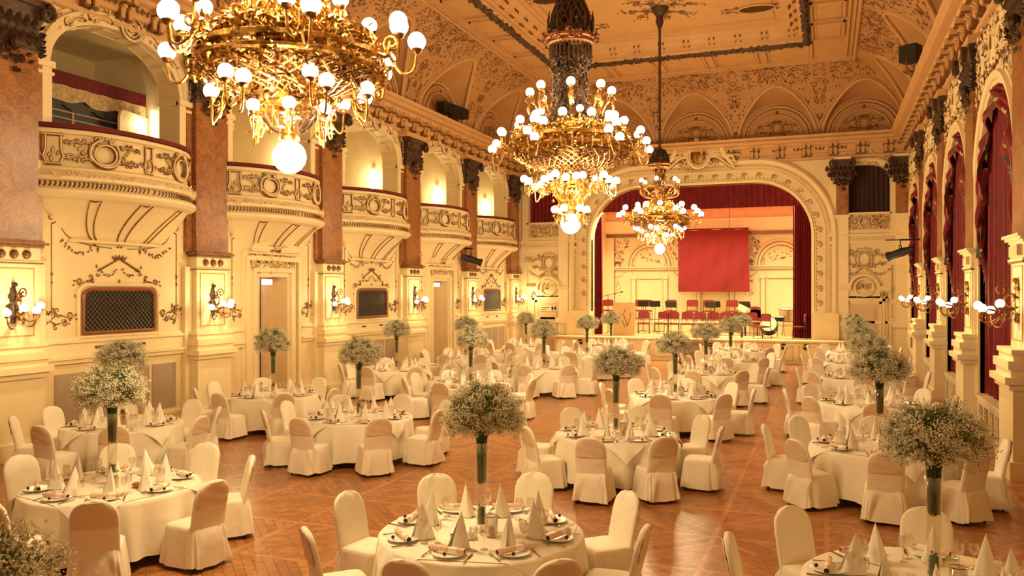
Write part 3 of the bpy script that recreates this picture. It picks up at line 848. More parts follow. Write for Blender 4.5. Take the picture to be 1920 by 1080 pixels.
# painted-in stucco on the wall below the balconies
g = MB(FL); h = MB(FL); e = MB(FL)
for i, c in enumerate(BAYS):
    o = Orn(g, .012)
    for s in (-1, 1):
        x = c+s*1.62
        o.line([(x, 2.55), (x, 4.35)], .008, taper=False)
        o.line(spiral(x, 4.45, .12, 1.2, -PI/2, -s, 10), .014); o.leaf(x, 4.6, PI/2, .2); o.leaf(x, 4.5, PI/2+s*.9, .18)
        o.leaf(x, 3.3, PI/2, .14); o.leaf(x, 3.25, -PI/2, .12)
        o.scroll(x, 2.5, .55, -s, 1, .016); o.scroll(x, 2.45, .4, -s, -1, .014); o.scroll(x-s*.1, 2.6, .3, s, 1, .012)
        for q in range(8): o.leaf(x+R.uniform(-.2, .2), 2.5+R.uniform(-.15, .25), R.uniform(0, 6.28), .08)
    if i in (0, 2, 4):
        for s in (-1, 1):
            o.line(bez((c+s*1.5, 4.5), (c+s*1.35, 4.05), (c+s*1.2, 3.98), (c+s*.2, 3.93), 14), .009, taper=False)
            o.garland(c+s*1.4, c+s*.55, 4.02, .22, .028, 10); o.leaf(c+s*.55, 4.1, PI/2, .12); o.leaf(c+s*.55, 3.95, -PI/2, .14)
            o.line([(c, 3.72), (c+s*.55, 3.45)], .022, taper=False); o.leaf(c+s*.58, 3.5, PI/2, .1)
            o.line(spiral(c+s*.55, 3.38, .05, 1, 0, s, 8), .014)
            o.garland(c+s*.08, c+s*.5, 3.5, .14, .022, 7)
            o.scroll(c+s*.62, 3.18, .5, s, 1, .016); o.leaf(c+s*1.1, 2.98, -PI/2, .08)
        for q in range(-2, 3): o.leaf(c+q*.05, 3.68, PI/2-q*.4, .14)
        o.leaf(c, 3.98, PI/2, .13); o.leaf(c, 3.96, 0, .1); o.leaf(c, 3.96, PI, .1); o.leaf(c, 3.3, -PI/2, .12)
    else:
        # pediment frieze above the doors
        oo = Orn(h, .05)
        h.box(c-1.0, c+1.0, 0, .14, 4.14, 4.22); h.box(c-.95, c-.25, 0, .10, 4.08, 4.14); h.box(c+.25, c+.95, 0, .10, 4.08, 4.14)
        for s in (-1, 1): h.tube([(c+s*.95, .1, 4.24), (c+s*.5, .14, 4.26), (c+s*.28, .16, 4.34)], .05, 6)
        spray(Orn(e, .05, dark=g), c-.95, c+.95, 3.62, 4.06, 120, .15)
        for s in (-1, 1): Orn(e, .06, dark=g).scroll(c+s*.1, 3.85, .8, s, 1, .03)
        o2 = Orn(e, .12, dark=g); o2.cartouche(c+.05, 4.32, .5, .03, False); spray(o2, c-.4, c+.45, 4.2, 4.5, 30, .1)
e.build('pediment_relief', STUCCO, WL); g.build('stucco_scrolls', GILT_SHADE, WL); h.build('door_pediment', PLAST2, WL)  # brown scrolls also hold the painted shade outlines of the pediment relief
mat_lat = mat('lattice_bronze', (.16, .12, .09), .4, metal=.6)
# grilles
def grille():
    t = thing('wall_grille', '', 'grille')
    A = [(-.92, 2.2)]+arc(-.72, 2.92, .2, .16, PI, PI/2, 5)+arc(.72, 2.92, .2, .16, PI/2, 0, 5)+[(.92, 2.2)]
    m = MB(); m.prism(A, .0, .03); m.build('dark_backing', DARKMET, t)
    m = MB(); m.tube([(a, .04, z) for a, z in A], .04, 5, closed=True); m.build('brown_frame', WOODD, t)
    m = MB(); B = [(a*1.12, (z-2.62)*1.2+2.62) for a, z in A]; m.tube([(a, .03, z) for a, z in B], .04, 6, closed=True)
    m.build('plaster_frame', PLAST2, t)
    m = MB()
    for k in range(-22, 23):
        for s in (-1, 1):
            x0 = k*.11; pts = []
            z0, z1 = 2.24, 3.04
            a0, a1 = x0, x0+s*(z1-z0)
            if max(a0, a1) < -.88 or min(a0, a1) > .88: continue
            def cl(a, z):
                return a, z
            # clip against the side edges
            q = [(a0, z0), (a1, z1)]
            for j in (0, 1):
                a, z = q[j]
                if abs(a) > .88:
                    an = math.copysign(.88, a); z = z0+(an-a0)/(a1-a0)*(z1-z0); q[j] = (an, z)
            m.tube([(q[0][0], .045, q[0][1]), (q[1][0], .045, q[1][1])], .008, 4)
    m.build('lattice', mat_lat, t); return t
pg = Place(grille)
for i, n in ((0, 'beneath the nearest balcony'), (2, 'beneath the third balcony'), (4, 'beneath the farthest balcony')):
    pg((XL, BAYS[i], 0), -PI/2, f'dark diamond lattice grille in the left wall {n}', 'lattice grilles in the left wall')
m = MB(FL)
for i in (0, 2, 4):
    for s in (-.55, .55): m.box(BAYS[i]+s-.1, BAYS[i]+s+.1, 0, .07, 1.88, 1.93)
m.build('dado_slot', BRONZE, WL)
# left doors
for n_, i in ((1, 1), (2, 3)):
    c = BAYS[i]
    m = MB(FL)
    for (w, b) in ((.0, .03), (.12, .08), (.24, .05), (.42, .10), (.52, .03)):
        for s in (-1, 1):
            x0, x1 = sorted((c+s*(.62+w), c+s*(.62+w+.12))); m.box(x0, x1, 0, b, 0, 3.42+w+.1)
        m.box(c-.62-w, c+.62+w, 0, b, 3.42+w, 3.42+w+.12)
    dr = st(m.build(f'door_{n_}', PLAST2))
    m = MB(FL); m.box(c-.62, c+.62, -.45, -.40, 0, 3.42)
    for s in (-1, 1):
        for (z0, z1) in ((.25, 1.3), (1.45, 3.2)):
            x0, x1 = sorted((c+s*.07, c+s*.54))
            m.box(x0, x1, -.40, -.385, z0, z1)
    m.build('door_leaf', DOORM, dr)
    m = MB(FL); m.box(c-.01, c+.01, -.40, -.38, 0, 3.4); m.build('door_gap', DARKMET, dr)
    e = MB(); e.box(-.16, .16, -.05, .05, -.07, .07); ob = e.build('exit_sign', EXITL); ob.location = (XL-.1, c-.1, 3.28); ob.rotation_euler = (0, 0, -PI/2)
    tag(ob, f'small lit white exit sign above the {"nearer" if i == 1 else "farther"} left door', 'exit sign', 'exit signs over the left doors')
# loge furniture
for i, c in enumerate(BAYS):
    m = MB(); 
    m.prism([(-.9, 0), (.55, 0), (.55, .9)]+arc(.35, .9, .2, .18, 0, PI/2, 5)+[(-.9, 1.08)], 0, .06)
    ob = m.build('loge_partition', BEIGE); ob.location = (XL-2.3, c+1.3, 5.6)
    if i == 0: ob.location = (XL-1.35, c+1.55, 5.6); ob.rotation_euler = (0, 0, math.radians(-75)); ob.scale = (.8, 1, 1.5)
    tag(ob, f'beige rounded partition screen inside the {["nearest","second","third","fourth","farthest"][i]} loge', 'partition', 'partitions in the loges')
    m = MB(); m.tube([(0, 0, 0), (0, 0, .9)], .065, 8); ob = m.build('wall_light', TUBEL, smooth=True); ob.location = (XL-1.28, c+2.24, 6.5)
    tag(ob, f'glowing upright wall light inside the {["nearest","second","third","fourth","farthest"][i]} loge', 'wall light', 'upright lights in the loges')
    lamp('loge_lamp', (XL-1.25, c+1.95, 7.0), LOGE_W if i else LOGE_W*.35, .1, BOXWARM)
    if 0 < i < 4:
        m = MB(); m.sphere((0, 0, 0), .10, 6, 10); ob = m.build('loge_globe', GLOBE, smooth=True); ob.location = (XL-1.6, c+.2, 8.55)
        tag(ob, f'small lit ceiling globe inside the {["","second","third","fourth"][i]} loge', 'globe light', 'ceiling globes in the loges')
# the dark draped opening at the back of the nearest loge
c = BAYS[0]
t = thing('draped_stage_window', 'dark window with red pelmet and fringed swag inside the nearest loge', 'window')
m = MB(FL); m.box(c-2.3, c+2.28, -1.72, -1.66, 5.7, 7.35); m.build('dark_opening', LOGED, t)
m = MB(FL)
for z in (6.55, 6.8, 6.95): m.box(c-2.3, c+2.28, -1.66, -1.63, z, z+.03)
m.box(c+.25, c+.30, -1.66, -1.62, 5.7, 7.35); m.box(c-2.3, c+2.28, -1.66, -1.64, 5.7, 6.5)
m.build('bar', PANEL, t)
m = MB(FL); m.grid([[(c-2.3+4.58*k/40, -1.55+.01*(k % 2), z) for k in range(41)] for z in (7.80, 7.50)]); m.build('red_pelmet', VELVET, t)
m = MB(FL); m.grid([[(c-2.3+4.58*k/60, -1.53+.03*math.sin(k*.9), z-(.10*abs(math.sin(k*PI/12)) if z < 7.4 else 0)) for k in range(61)] for z in (7.50, 7.36, 7.24)]); m.build('fringed_swag', mat('fringe_cloth', (.55, .40, .22), .8, var=.4, scale=12), t)
m = MB(FL); m.grid([[(c-2.3+4.58*k/60, -1.58, z-(.12*abs(math.sin(k*PI/10)) if z < 7.2 else 0)) for k in range(61)] for z in (7.35, 7.10)]); m.build('dark_swag', LOGED, t)
# ================================================================ PROSCENIUM AND FAR WALL
def rmould(mb, prof, zb=1.0):
    rows = []
    for off, b in prof:
        rows.append([(a, b, z) for a, z in rounded(PC-PH-off, PC+PH+off, 7.72+off, 2.3+off, zb)])
    mb.grid(rows)
m = MB(FF)
rmould(m, [(0, -.3), (0, .06), (.10, .10), (.14, .04), (.52, .03), (.56, .10), (.62, .05), (.80, .05), (.84, .16), (.94, .22), (1.04, .16), (1.06, .05), (1.12, .04), (1.12, 0)], 2.1)
for s in (-1, 1):
    x0, x1 = sorted((PC+s*(PH-.0), PC+s*(PH+1.06))); m.box(x0, x1, 0, .30, .95, 2.12)
    x0, x1 = sorted((PC+s*(PH+.7), PC+s*(PH+1.08))); m.box(x0, x1, 0, .38, .95, 2.05)
m.build('proscenium_frame', PLAST, WF, smooth='auto')
g = MB(FF); gd = MB(FF); o = Orn(g, .05, dark=gd)
R4 = rounded(PC-PH-.32, PC+PH+.32, 7.72+.32, 2.62, 2.3)
def walk(P, step):
    out = []; acc = 0
    for (a, b) in zip(P, P[1:]):
        L = math.hypot(b[0]-a[0], b[1]-a[1]); t = math.atan2(b[1]-a[1], b[0]-a[0]); d = step-acc
        while d <= L: out.append((a[0]+(b[0]-a[0])*d/L, a[1]+(b[1]-a[1])*d/L, t)); d += step
        acc = (acc+L) % step
    return out
for x, z, t in walk(R4, .62):
    o.line(spiral(x, z, .12, 1.2, t, 1, 10), .02); o.leaf(x, z, t+.5, .16); o.leaf(x, z, t-2.4, .16)
for x, z, t in walk(rounded(PC-PH-.71, PC+PH+.71, 7.72+.71, 3.01, 2.2), .09):
    o.leaf(x, z, t+PI/2, .10)
for x, z, t in walk(rounded(PC-PH-.2, PC+PH+.2, 7.92, 2.5, 2.2), .16): o.leaf(x, z, t, .08)
# crest over the proscenium: oval medallion, wings and figures
h = MB(FF); hd = MB(FF); q = Orn(h, .30, dark=hd)
h.sphere((PC+.2, .28, 9.02), .01)
h.lathe([(.001, 0)], (0, 0, 0), 3)
q.oval(PC+.15, 8.98, .46, .55, .075); q.oval(PC+.15, 8.98, .36, .45, .03)
for s in (-1, 1):
    q.line(spiral(PC+.15+s*.55, 9.25, .22, 1.4, 0, s, 14), .06); q.line(spiral(PC+.15+s*.5, 8.62, .16, 1.4, 0, -s, 14), .05)
    for k in range(5):
        q.line(bez((PC+.15+s*.5, 9.3-.10*k), (PC+.15+s*.9, 9.55-.12*k), (PC+.15+s*1.1, 9.2-.18*k), (PC+.15+s*(2.0-.12*k), 9.50-.28*k), 12), .075)
    # reclining figure: torso, head, limbs as one skin of tubes
    bx = PC+.15+s*.95
    h.tube([(bx, .34, 9.42), (bx+s*.08, .36, 9.18), (bx+s*.2, .34, 8.9), (bx+s*.42, .32, 8.62), (bx+s*.6, .28, 8.35)], [.09, .13, .12, .08, .04], 8)
    h.sphere((bx-s*.03, .38, 9.55), .10, 6, 8)
    h.tube([(bx, .4, 9.36), (bx-s*.22, .42, 9.26), (bx-s*.36, .42, 9.42)], [.05, .045, .03], 6)
    h.tube([(bx+s*.2, .36, 8.9), (bx+s*.5, .42, 8.9), (bx+s*.62, .36, 8.6)], [.08, .07, .04], 6)
for k in range(-2, 3): q.leaf(PC+.15+k*.09, 9.48, PI/2-k*.35, .3)
spray(q, PC-.7, PC+1.0, 8.35, 8.65, 40, .14)
h.build('crest_figures', PLAST, WF, smooth='auto'); hd.build('crest_shade_edging', GILT_SHADE, WF)  # edging: brown rim painting the shade behind the crest ornament
m = MB(FF); m.lathe([(.001, .34), (.2, .33), (.3, .30), (.33, .27)], (0, 0, 0), 24)
mm = MB(FF @ Matrix.Translation((PC+.15, .0, 8.98)) @ Matrix.Rotation(-PI/2, 4, 'X')); mm.lathe([(.001, .30), (.22, .29), (.34, .25)], (0, 0, 0), 24); mm.build('medallion', OLDGOLD, WF, smooth=True)
# side windows, friezes, cartouches, doors
m = MB(FF); fz = MB(FF)
pan = MB(FF)
for wi, (w0, w1) in enumerate(((L0, L1), (R0, R1))):
    c = (w0+w1)/2
    arch_mould(m, w0, w1, 7.55, 7.55, .72, [(0, 0), (0, .06), (.12, .07), (.15, .11), (.24, .10), (.26, 0)], 20, 2.6)
    for s in (-1, 1):
        x0, x1 = sorted((c+s*.98, c+s*1.30)); m.box(x0, x1, 0, .10, 5.5, 7.45); m.box(x0-.03, x1+.03, 0, .14, 7.42, 7.56); m.box(x0-.03, x1+.03, 0, .14, 5.4, 5.55)
    m.box(w0-.05, w1+.05, 0, .10, 6.2, 6.28); m.box(w0-.1, w1+.1, 0, .08, 5.42, 5.56)
    m.box(w0-.45, w1+.45, 0, .14, 5.3, 5.4); m.box(w0-.35, w1+.35, 0, .09, 5.0, 5.12); m.box(w0-.35, w1+.35, 0, .05, 5.12, 5.3)
    for k in range(30): m.box(w0-.33+k*.088, w0-.29+k*.088, .05, .09, 5.14, 5.26)
    fz.box(w0+.02, w1-.02, 0, .03, 5.6, 6.18)
    o2 = Orn(g, .05, dark=gd); o2.oval(c, 5.89, .18, .2, .03)
    for s in (-1, 1):
        o2.line(spiral(c+s*.38, 5.9, .18, 1.4, 0, s, 12), .03); o2.line(spiral(c+s*.74, 5.88, .17, 1.4, PI, -s, 12), .03)
        spray(o2, c+s*.5-.4, c+s*.5+.4, 5.64, 6.14, 30, .09)
    o3 = Orn(g, .06, dark=gd); o3.cartouche(c+.05, 8.55, .7, .03); 
    for s in (-1, 1):
        o3.scroll(c+s*.3, 8.5, .8, s, -1, .03); o3.leaf(c+s*1.15, 8.0, -PI/2, .3); o3.leaf(c+s*1.15, 7.8, -PI/2+.3, .2)
    spray(o3, c-1.2, c+1.2, 8.35, 8.62, 40, .1)
    o4 = Orn(g, .02, dark=gd); o4.cartouche(c, 4.35, 1.0, .022)
    for s in (-1, 1):
        o4.garland(c+s*.95, c+s*.1, 3.95, .22, .03, 10); o4.garland(c+s*.5, c+s*1.1, 4.6, .14, .03, 6)
        o4.line([(c+s*1.05, 3.6), (c+s*1.05, 2.7)], .012, taper=False); o4.line([(c+s*1.05, 4.1), (c+s*1.05, 3.5)], .012, taper=False)
    # pediment
    m.tube([(c+a, .14, 3.18+z) for a, z in arc(0, 0, .55, .52, 0, PI, 18)], .07, 6); m.tube([(c+a, .12, 3.18+z) for a, z in arc(0, 0, .36, .36, 0, 2*PI, 20)], .04, 6)
    for s in (-1, 1):
        x0, x1 = sorted((c+s*.5, c+s*1.02)); m.box(x0, x1, 0, .2, 3.14, 3.24); m.box(x0, x1-.0, 0, .14, 3.04, 3.14)
        o2 = Orn(g, .07, dark=gd); o2.line(spiral(c+s*.72, 2.86, .12, 1.3, PI/2, -s, 10), .03); o2.leaf(c+s*.85, 2.75, -PI/2, .2)
    m.box(c-.6, c+.6, 0, .06, 2.75, 3.1)
    o5 = Orn(g, .05, dark=gd); spray(o5, c-.28, c+.28, 2.95, 3.45, 26, .1); spray(o5, c-.6, c+.6, 2.76, 2.95, 26, .07)
    # door case
    for (w, b) in ((.56, .05), (.68, .11), (.78, .06)):
        for s in (-1, 1):
            x0, x1 = sorted((c+s*w, c+s*(w+.10))); m.box(x0, x1, 0, b, 0, 2.6+(w-.56))
        m.box(c-w-.1, c+w+.1, 0, b, 2.5+(w-.56)*.9, 2.6+(w-.56)*.9+.02)
    for (a0, a1) in ((w0-.55, w0-.05), (w1+.05, w1+.5)):
        for (z0, z1) in ((.4, 1.6), (1.95, 2.5)):
            for a in ((a0, a1, z0, z0+.03), (a0, a1, z1-.03, z1), (a0, a0+.03, z0, z1), (a1-.03, a1, z0, z1)): pan.box(a[0], a[1], 0, .02, a[2], a[3])
    dm = MB(FF); dm.box(c-.56, c+.56, .0, .03, 0, 2.5); dm.box(c-.40, c+.40, .03, .06, .9, 2.3); dm.box(c-.40, c+.40, .03, .06, .15, .75)
    st(dm.build(f'door_{3+wi}', DOORM))
    # curtain behind the window
    cm = MB(FF); cm.grid([[(w0-.2+(w1-w0+.4)*k/90, -.33+.035*math.sin(k*.9), z) for k in range(91)] for z in (6.1, 8.4)])
    ob = cm.build('dark_curtain', DCURT if wi else CURT, smooth=True); tag(ob, f'dark pleated curtain in the arched opening {"right" if wi else "left"} of the stage', 'curtain', 'curtains in the side openings')
m.build('window_surround', PLAST, WF, smooth='auto'); fz.build('carved_panel', FRIEZE, WF); pan.build('panel_moulding', OCHRE2, WF)
g.build('scroll_relief', PLAST, WF); gd.build('shade_edging', GILT_SHADE, WF)  # edging: painted shade outlining the far wall relief
# narrow marble pilasters beside the proscenium
def slim(w=.42):
    t = thing('narrow_pilaster', '', 'pilaster')
    m = MB(); m.box(-.24, .24, 0, .14, 6.2, 7.6); m.build('shaft', MARBLE, t)
    m = MB(); capital(m, .36, .14, 7.65, 8.5); m.build('capital', BRONZE, t)
    m = MB(); m.box(-.30, .30, 0, .2, 6.1, 6.2); m.box(-.24, .24, 0, .13, 0, 6.1); m.box(-.34, .34, 0, .24, 8.45, 8.6); m.box(-.36, .36, 0, .24, 1.55, 1.8)
    m.build('pedestal', PLAST2, t); return t
ps = Place(slim)
for x, s in ((PC-PH-1.32, 'narrow marble pilaster left of the stage opening'), (PC+PH+1.36-.15, 'narrow marble pilaster right of the stage opening, bronze capital'), (2.86, 'narrow marble pilaster in the far right corner of the hall')):
    ps((x, YF, 0), PI, s, 'slim pilasters on the stage wall')
# exhibit sign on the left far door
sg = MB(); sg.box(-.45, .45, 0, .02, -.12, .12); ob = sg.build('door_sign', PLAST2); ob.location = (-12.25, YF-.1, 2.22)
sg = MB(); sg.box(-.38, .05, -.015, 0, .02, .05); sg.box(-.38, -.08, -.015, 0, -.07, -.04); sg.box(.15, .24, -.015, 0, -.08, .08); sg.box(.29, .38, -.015, 0, -.08, .08)
sg.build('sign_marks', DARKMET, ob); tag(ob, 'white sign with dark marks on the door left of the stage', 'sign')
# ---------------------------------------------------------------- stage
def stage_front(off=0):
    P = [(1.15+off, YF), (1.05+off, 36.35-off), (.6+off*.7, 35.95-off), (0, 35.85-off)]
    P += [(-10.8, 35.85-off), (-11.4-off*.7, 35.95-off), (-11.85-off, 36.35-off), (-11.95-off, YF)]
    return P
m = MB()
P = stage_front()[::-1]; n = len(P)
m.add([(x, y, 1.0) for x, y in P], [tuple(range(n))])
m.add([(-12.6, YF-.3, 1.0), (1.8, YF-.3, 1.0), (1.8, 42.6, 1.0), (-12.6, 42.6, 1.0)], [(0, 1, 2, 3)])
STG = st(m.build('floor_stage', WOODST))
m = MB(); Pf = stage_front()
m.run([(0, 0), (.0, .10), (-.04, .10), (-.04, .84), (0, .86), (.05, .90), (.09, .92), (.09, .98), (.04, 1.003), (-.02, 1.003)], Pf)
for k in range(9):
    a0 = -10.7+k*1.2
    for a in ((a0, a0+1.0, .18, .21), (a0, a0+1.0, .74, .77), (a0, a0+.03, .18, .77), (a0+.97, a0+1.0, .18, .77)): m.box(a[0], a[1], 35.83, 35.89, a[2], a[3])
m.build('stage_front', PLAST, STG)
def svent():
    m = MB(Matrix.Rotation(PI/2, 4, 'X')); m.lathe([(.001, .02), (.10, .02), (.11, .0), (.12, .03), (.13, .0)], (0, 0, 0), 20); ob = m.build('round_vent', BLACKP); return tag(ob, '', 'vent')
pv2 = Place(svent)
for x, s in ((-10.44, 'round black vent in the stage front, leftmost'), (-4.64, 'round black vent in the stage front below the red cloth'), (-1.68, 'round black vent in the stage front, second from the right'), (-.78, 'round black vent in the stage front, rightmost')):
    pv2((x, 35.87, .72), 0, s, 'round vents in the stage front')
# orchestra shell
m = MB()
m.add([(-13, 42, 1), (2, 42, 1), (2, 42, 8.4), (-13, 42, 8.4)], [(0,1,2,3)])
m.add([(-10.75, 42, 1), (-10.6, 37.9, 1), (-10.6, 37.9, 8.4), (-10.75, 42, 8.4)], [(0,1,2,3)])
m.add([(.35, 42, 1), (.2, 37.9, 1), (.2, 37.9, 8.4), (.35, 42, 8.4)], [(0,1,2,3)])
m.add([(-13, 42, 8.0), (2, 42, 8.0), (2, 37.7, 8.0), (-13, 37.7, 8.0)], [(0,1,2,3)])
WST = st(m.build('wall_stage', PLAST2))
FS = frame(0, 42, (1, 0), (0, -1))
m = MB(FS)
m.box(-10.75, .4, 0, .35, 6.05, 6.5); m.box(-10.75, .4, 0, .45, 6.5, 6.62); m.box(-10.75, .4, 0, .25, 5.98, 6.05); m.box(-10.75, .4, 0, .10, 4.12, 4.28); m.box(-10.75, .4, 0, .14, 4.22, 4.26)
m.box(-10.75, -10.35, 0, .2, 1, 6.0)
for c in (-8.5, -5.2, -2.2+.1):
    for (rr, tt) in ((1.0, .07), (1.18, .045), (.86, .03)):
        m.tube([(c+a, .03, 4.28+z) for a, z in arc(0, 0, rr, rr*1.08, 0, PI, 24)], tt, 6)
    for s in (-1, 1):
        x0, x1 = sorted((c+s*.72, c+s*.92)); m.box(x0, x1, 0, .10, 1.0, 3.8); m.box(x0-.04, x1+.04, 0, .16, 3.65, 3.85)
    for a in ((c-.62, c+.62, 3.66, 3.70), (c-.62, c+.62, 1.6, 1.64), (c-.62, c-.58, 1.6, 3.7), (c+.58, c+.62, 1.6, 3.7)): m.box(a[0], a[1], 0, .04, a[2], a[3])
m.build('wall_moulding', PLAST2, WST)
g = MB(FS)
g.box(-10.7, .3, .20, .3, 5.80, 5.97)
o = Orn(g, .03)
for c in (-10.2, -6.85, -3.6, -.2):
    spray(o, c-.75, c+.75, 4.4, 5.7, 110, .11, lambda a, z, c=c: abs(a-c) < .25+.55*(z-4.4)/1.3)
    o.cartouche(c, 4.3, .6, .02, False); o.garland(c-.4, c+.4, 4.0, .25, .025, 9); spray(o, c-.2, c+.2, 2.8, 3.6, 16, .08)
for c in (-8.5, -5.2, -2.1):
    spray(o, c-.5, c+.5, 4.5, 5.15, 24, .10)
    for s in (-1, 1): spray(o, c+s*.82-.08, c+s*.82+.08, 4.35, 4.7, 8, .1); spray(Orn(g, .12), c+s*.82-.08, c+s*.82+.08, 3.7, 3.85, 8, .1)
for c in (-8.5, -5.2, -2.1):
    o.line([(c+a, 4.28+z) for a, z in arc(0, 0, .93, 1.0, 0, PI, 24)], .012, taper=False); o.line([(c+a, 4.28+z) for a, z in arc(0, 0, 1.09, 1.17, 0, PI, 24)], .010, taper=False)
    for s_ in (-1, 1):
        for e_ in (.70, .94): g.box(c+s_*e_-.01, c+s_*e_+.01, 0, .012, 1.0, 3.66)
    g.box(c-.58, c+.58, 0, .045, 3.64, 3.66)
g.box(-10.75, .4, .10, .145, 4.205, 4.222); g.box(-10.75, .4, .0, .105, 4.10, 4.118); g.box(-10.34, -10.32, 0, .03, 1, 6.0)
g.build('scroll_relief', GILT_SHADE, WST)
m = MB(FS); m.box(-10.75, .4, 0, .38, 6.62, 8.0)
for k in range(9): m.box(-10.6+k*1.25, -9.5+k*1.25, .38, .40, 6.7, 7.5)
m.build('peach_frieze', mat('peach_panel', (.74, .44, .25), .6), WST)
m = MB(); m.box(-10.4, .1, 39.75, 41.95, 1.0, 1.55); m.box(-10.4, .1, 39.72, 39.76, 1.50, 1.56); st(m.build('floor_riser', PLAST2))
# stage curtains: valance and two side legs
def pleat(mb, x0, x1, y, z0, z1, n, amp, rz=1):
    P = []
    zs = [z0+(z1-z0)*k/6 for k in range(7)]
    for z in zs: P.append([(x0+(x1-x0)*k/n, y+amp*math.sin(k*1.3)+amp*.4*math.sin(k*.37+z*.3), z) for k in range(n+1)])
    mb.grid(P)
m = MB(); pleat(m, PC-PH-.4, -9.84, 37.55, 1.0, 7.9, 40, .06); ob = m.build('stage_curtain', CURT, smooth=True); tag(ob, 'crimson pleated stage curtain hanging at the left of the stage opening', 'curtain', 'stage curtains')
m = MB(); pleat(m, -1.36, PC+PH+.4, 37.55, 1.0, 7.9, 60, .07); ob = m.build('stage_curtain', CURT, smooth=True); tag(ob, 'crimson pleated stage curtain hanging at the right of the stage opening', 'curtain', 'stage curtains')
m = MB(); pleat(m, PC-PH-.4, PC+PH+.4, 37.35, 6.70, 8.2, 200, .03); ob = m.build('valance_curtain', CURT, smooth=True); tag(ob, 'crimson valance curtain across the top of the stage opening', 'curtain')
# red cloth
m = MB()
rows = []
for j in range(25):
    t = j/24; z = 6.03-3.04*t
    rows.append([(-6.86+3.34*(k/40)+(.08*t if k > 30 else 0)*(k-30)/10, 40.9+.025*math.sin(k*.8+j*.15)+.02*math.sin(k*.3+j*.5), z+(.03*math.sin(k*.5) if j == 0 else 0)) for k in range(41)])
m.grid(rows); ob = m.build('red_backdrop_cloth', REDCL, smooth=True); tag(ob, 'large square scarlet cloth hanging at the back of the stage', 'cloth')
m = MB(); m.tube([(-6.9, 40.92, 6.06), (-3.5, 40.92, 6.06)], .025, 6)
for x in (-6.0, -4.4): m.tube([(x, 40.92, 6.06), (x, 40.92, 8.0)], .01, 4)
m.build('hanging_rail', DARKMET, ob)
# lectern with applied letters
t = thing('lectern', 'pale wooden lectern with brown letters KV at the left of the stage', 'lectern', (-8.72, 37.2, 1.0), math.radians(6))
m = MB(); m.box(-.5, .5, -.04, .0, 0, 1.5); m.build('front_board', LECT, t)
m = MB(); m.box(-.48, -.44, 0, .45, 0, 1.35); m.box(.44, .48, 0, .45, 0, 1.35); m.build('side_board', LECT, t)
m = MB(); m.add([(-.48, -.02, 1.46), (.48, -.02, 1.46), (.48, .46, 1.34), (-.48, .46, 1.34), (-.48, -.02, 1.43), (.48, -.02, 1.43), (.48, .46, 1.31), (-.48, .46, 1.31)], [(0,1,2,3),(7,6,5,4),(0,4,5,1),(1,5,6,2),(2,6,7,3),(3,7,4,0)]); m.build('slope', LECT, t)
m = MB()
def stroke(pts, r=.018): m.tube([(a, -.055, z) for a, z in pts], r, 5)
stroke([(-.20, 1.02), (-.15, .60)]); stroke([(.08, 1.20), (-.02, 1.0), (-.20, .78)]); stroke([(-.17, .80), (-.06, .62), (.06, .36)])
stroke([(.0, .92), (.10, .60), (.16, .40)]); stroke([(.30, 1.04), (.28, .82), (.16, .40)])
m.build('letters', WOODD, t)
CHRED = mat('red_upholstery', (.24, .018, .018), .6, var=.1)
# orchestra chairs
def ochair():
    t = thing('orchestra_chair', '', 'chair'); t.scale = (1.12, 1.1, 1.16)
    m = MB(); m.grid([[(-.22+.44*i/8, -.16+.40*j/6-.0, .45+.03*math.sin(PI*i/8)*math.sin(PI*j/6)) for i in range(9)] for j in range(7)]); m.box(-.22, .22, -.16, .24, .40, .45); m.build('seat', CHRED, t)
    m = MB(); P = []
    A = [(-.22, .62), (-.22, .84)]+arc(-.14, .84, .08, .07, PI, PI/2, 4)+arc(.14, .84, .08, .07, PI/2, 0, 4)+[(.22, .84), (.22, .62)]
    m.prism(A, -.23, -.19); m.build('backrest', CHRED, t)
    for s in (-1, 1):
        m = MB(); m.tube([(s*.23, -.26, 0), (s*.23, -.2, .45), (s*.23, -.21, .88)], .013, 6); m.build('leg', DARKMET, t)
        m = MB(); m.tube([(s*.23, .24, 0), (s*.23, .20, .43)], .013, 6); m.build('leg', DARKMET, t)
    m = MB(); m.tube([(-.23, -.2, .43), (.23, -.2, .43), (.23, .2, .43), (-.23, .2, .43)], .012, 5, closed=True); m.tube([(-.23, .22, .12), (.23, .22, .12)], .009, 5); m.build('seat_frame', DARKMET, t)
    return t
po = Place(ochair)
row1 = [(1137, 0), (1211, .1), (1246, -.2), (1262, .1), (1290, 0), (1312, -.05), (1340, .1), (1356, 0), (1386, .15), (1407, 0)]
def px2x(px, y): 
    t_ = (px-960)/1540; return y*(t_*.9338-.3577)/(.9338+t_*.3577)
on = ['leftmost', 'second', 'third', 'fourth', 'fifth', 'sixth', 'seventh', 'eighth', 'ninth', 'tenth']
for i, (px, a) in enumerate([(1207, .1), (1240, -.2), (1262, .1), (1288, 0), (1311, -.05), (1338, .1), (1360, 0), (1385, .15), (1409, 0)]):
    po((px2x(px, 38.7), 38.7, 1.0), PI+a+R.uniform(-.1, .1), f'red padded orchestra chair, {on[i]} from the left in the front row on stage', 'orchestra chairs in the front row')
for i, (px, a) in enumerate([(1139, .1), (1199, 0), (1212, 0), (1257, .0), (1297, 0), (1328, 0), (1371, 0)]):
    po((px2x(px, 40.5), 40.5, 1.55), PI+a+R.uniform(-.1, .1), f'red padded orchestra chair, {on[i]} from the left in the back row on stage', 'orchestra chairs in the back row')
po((px2x(1500, 37.9), 36.95, 1.0), PI/2+.15, 'red padded orchestra chair at the far right of the stage by the curtain', 'orchestra chairs at the side')
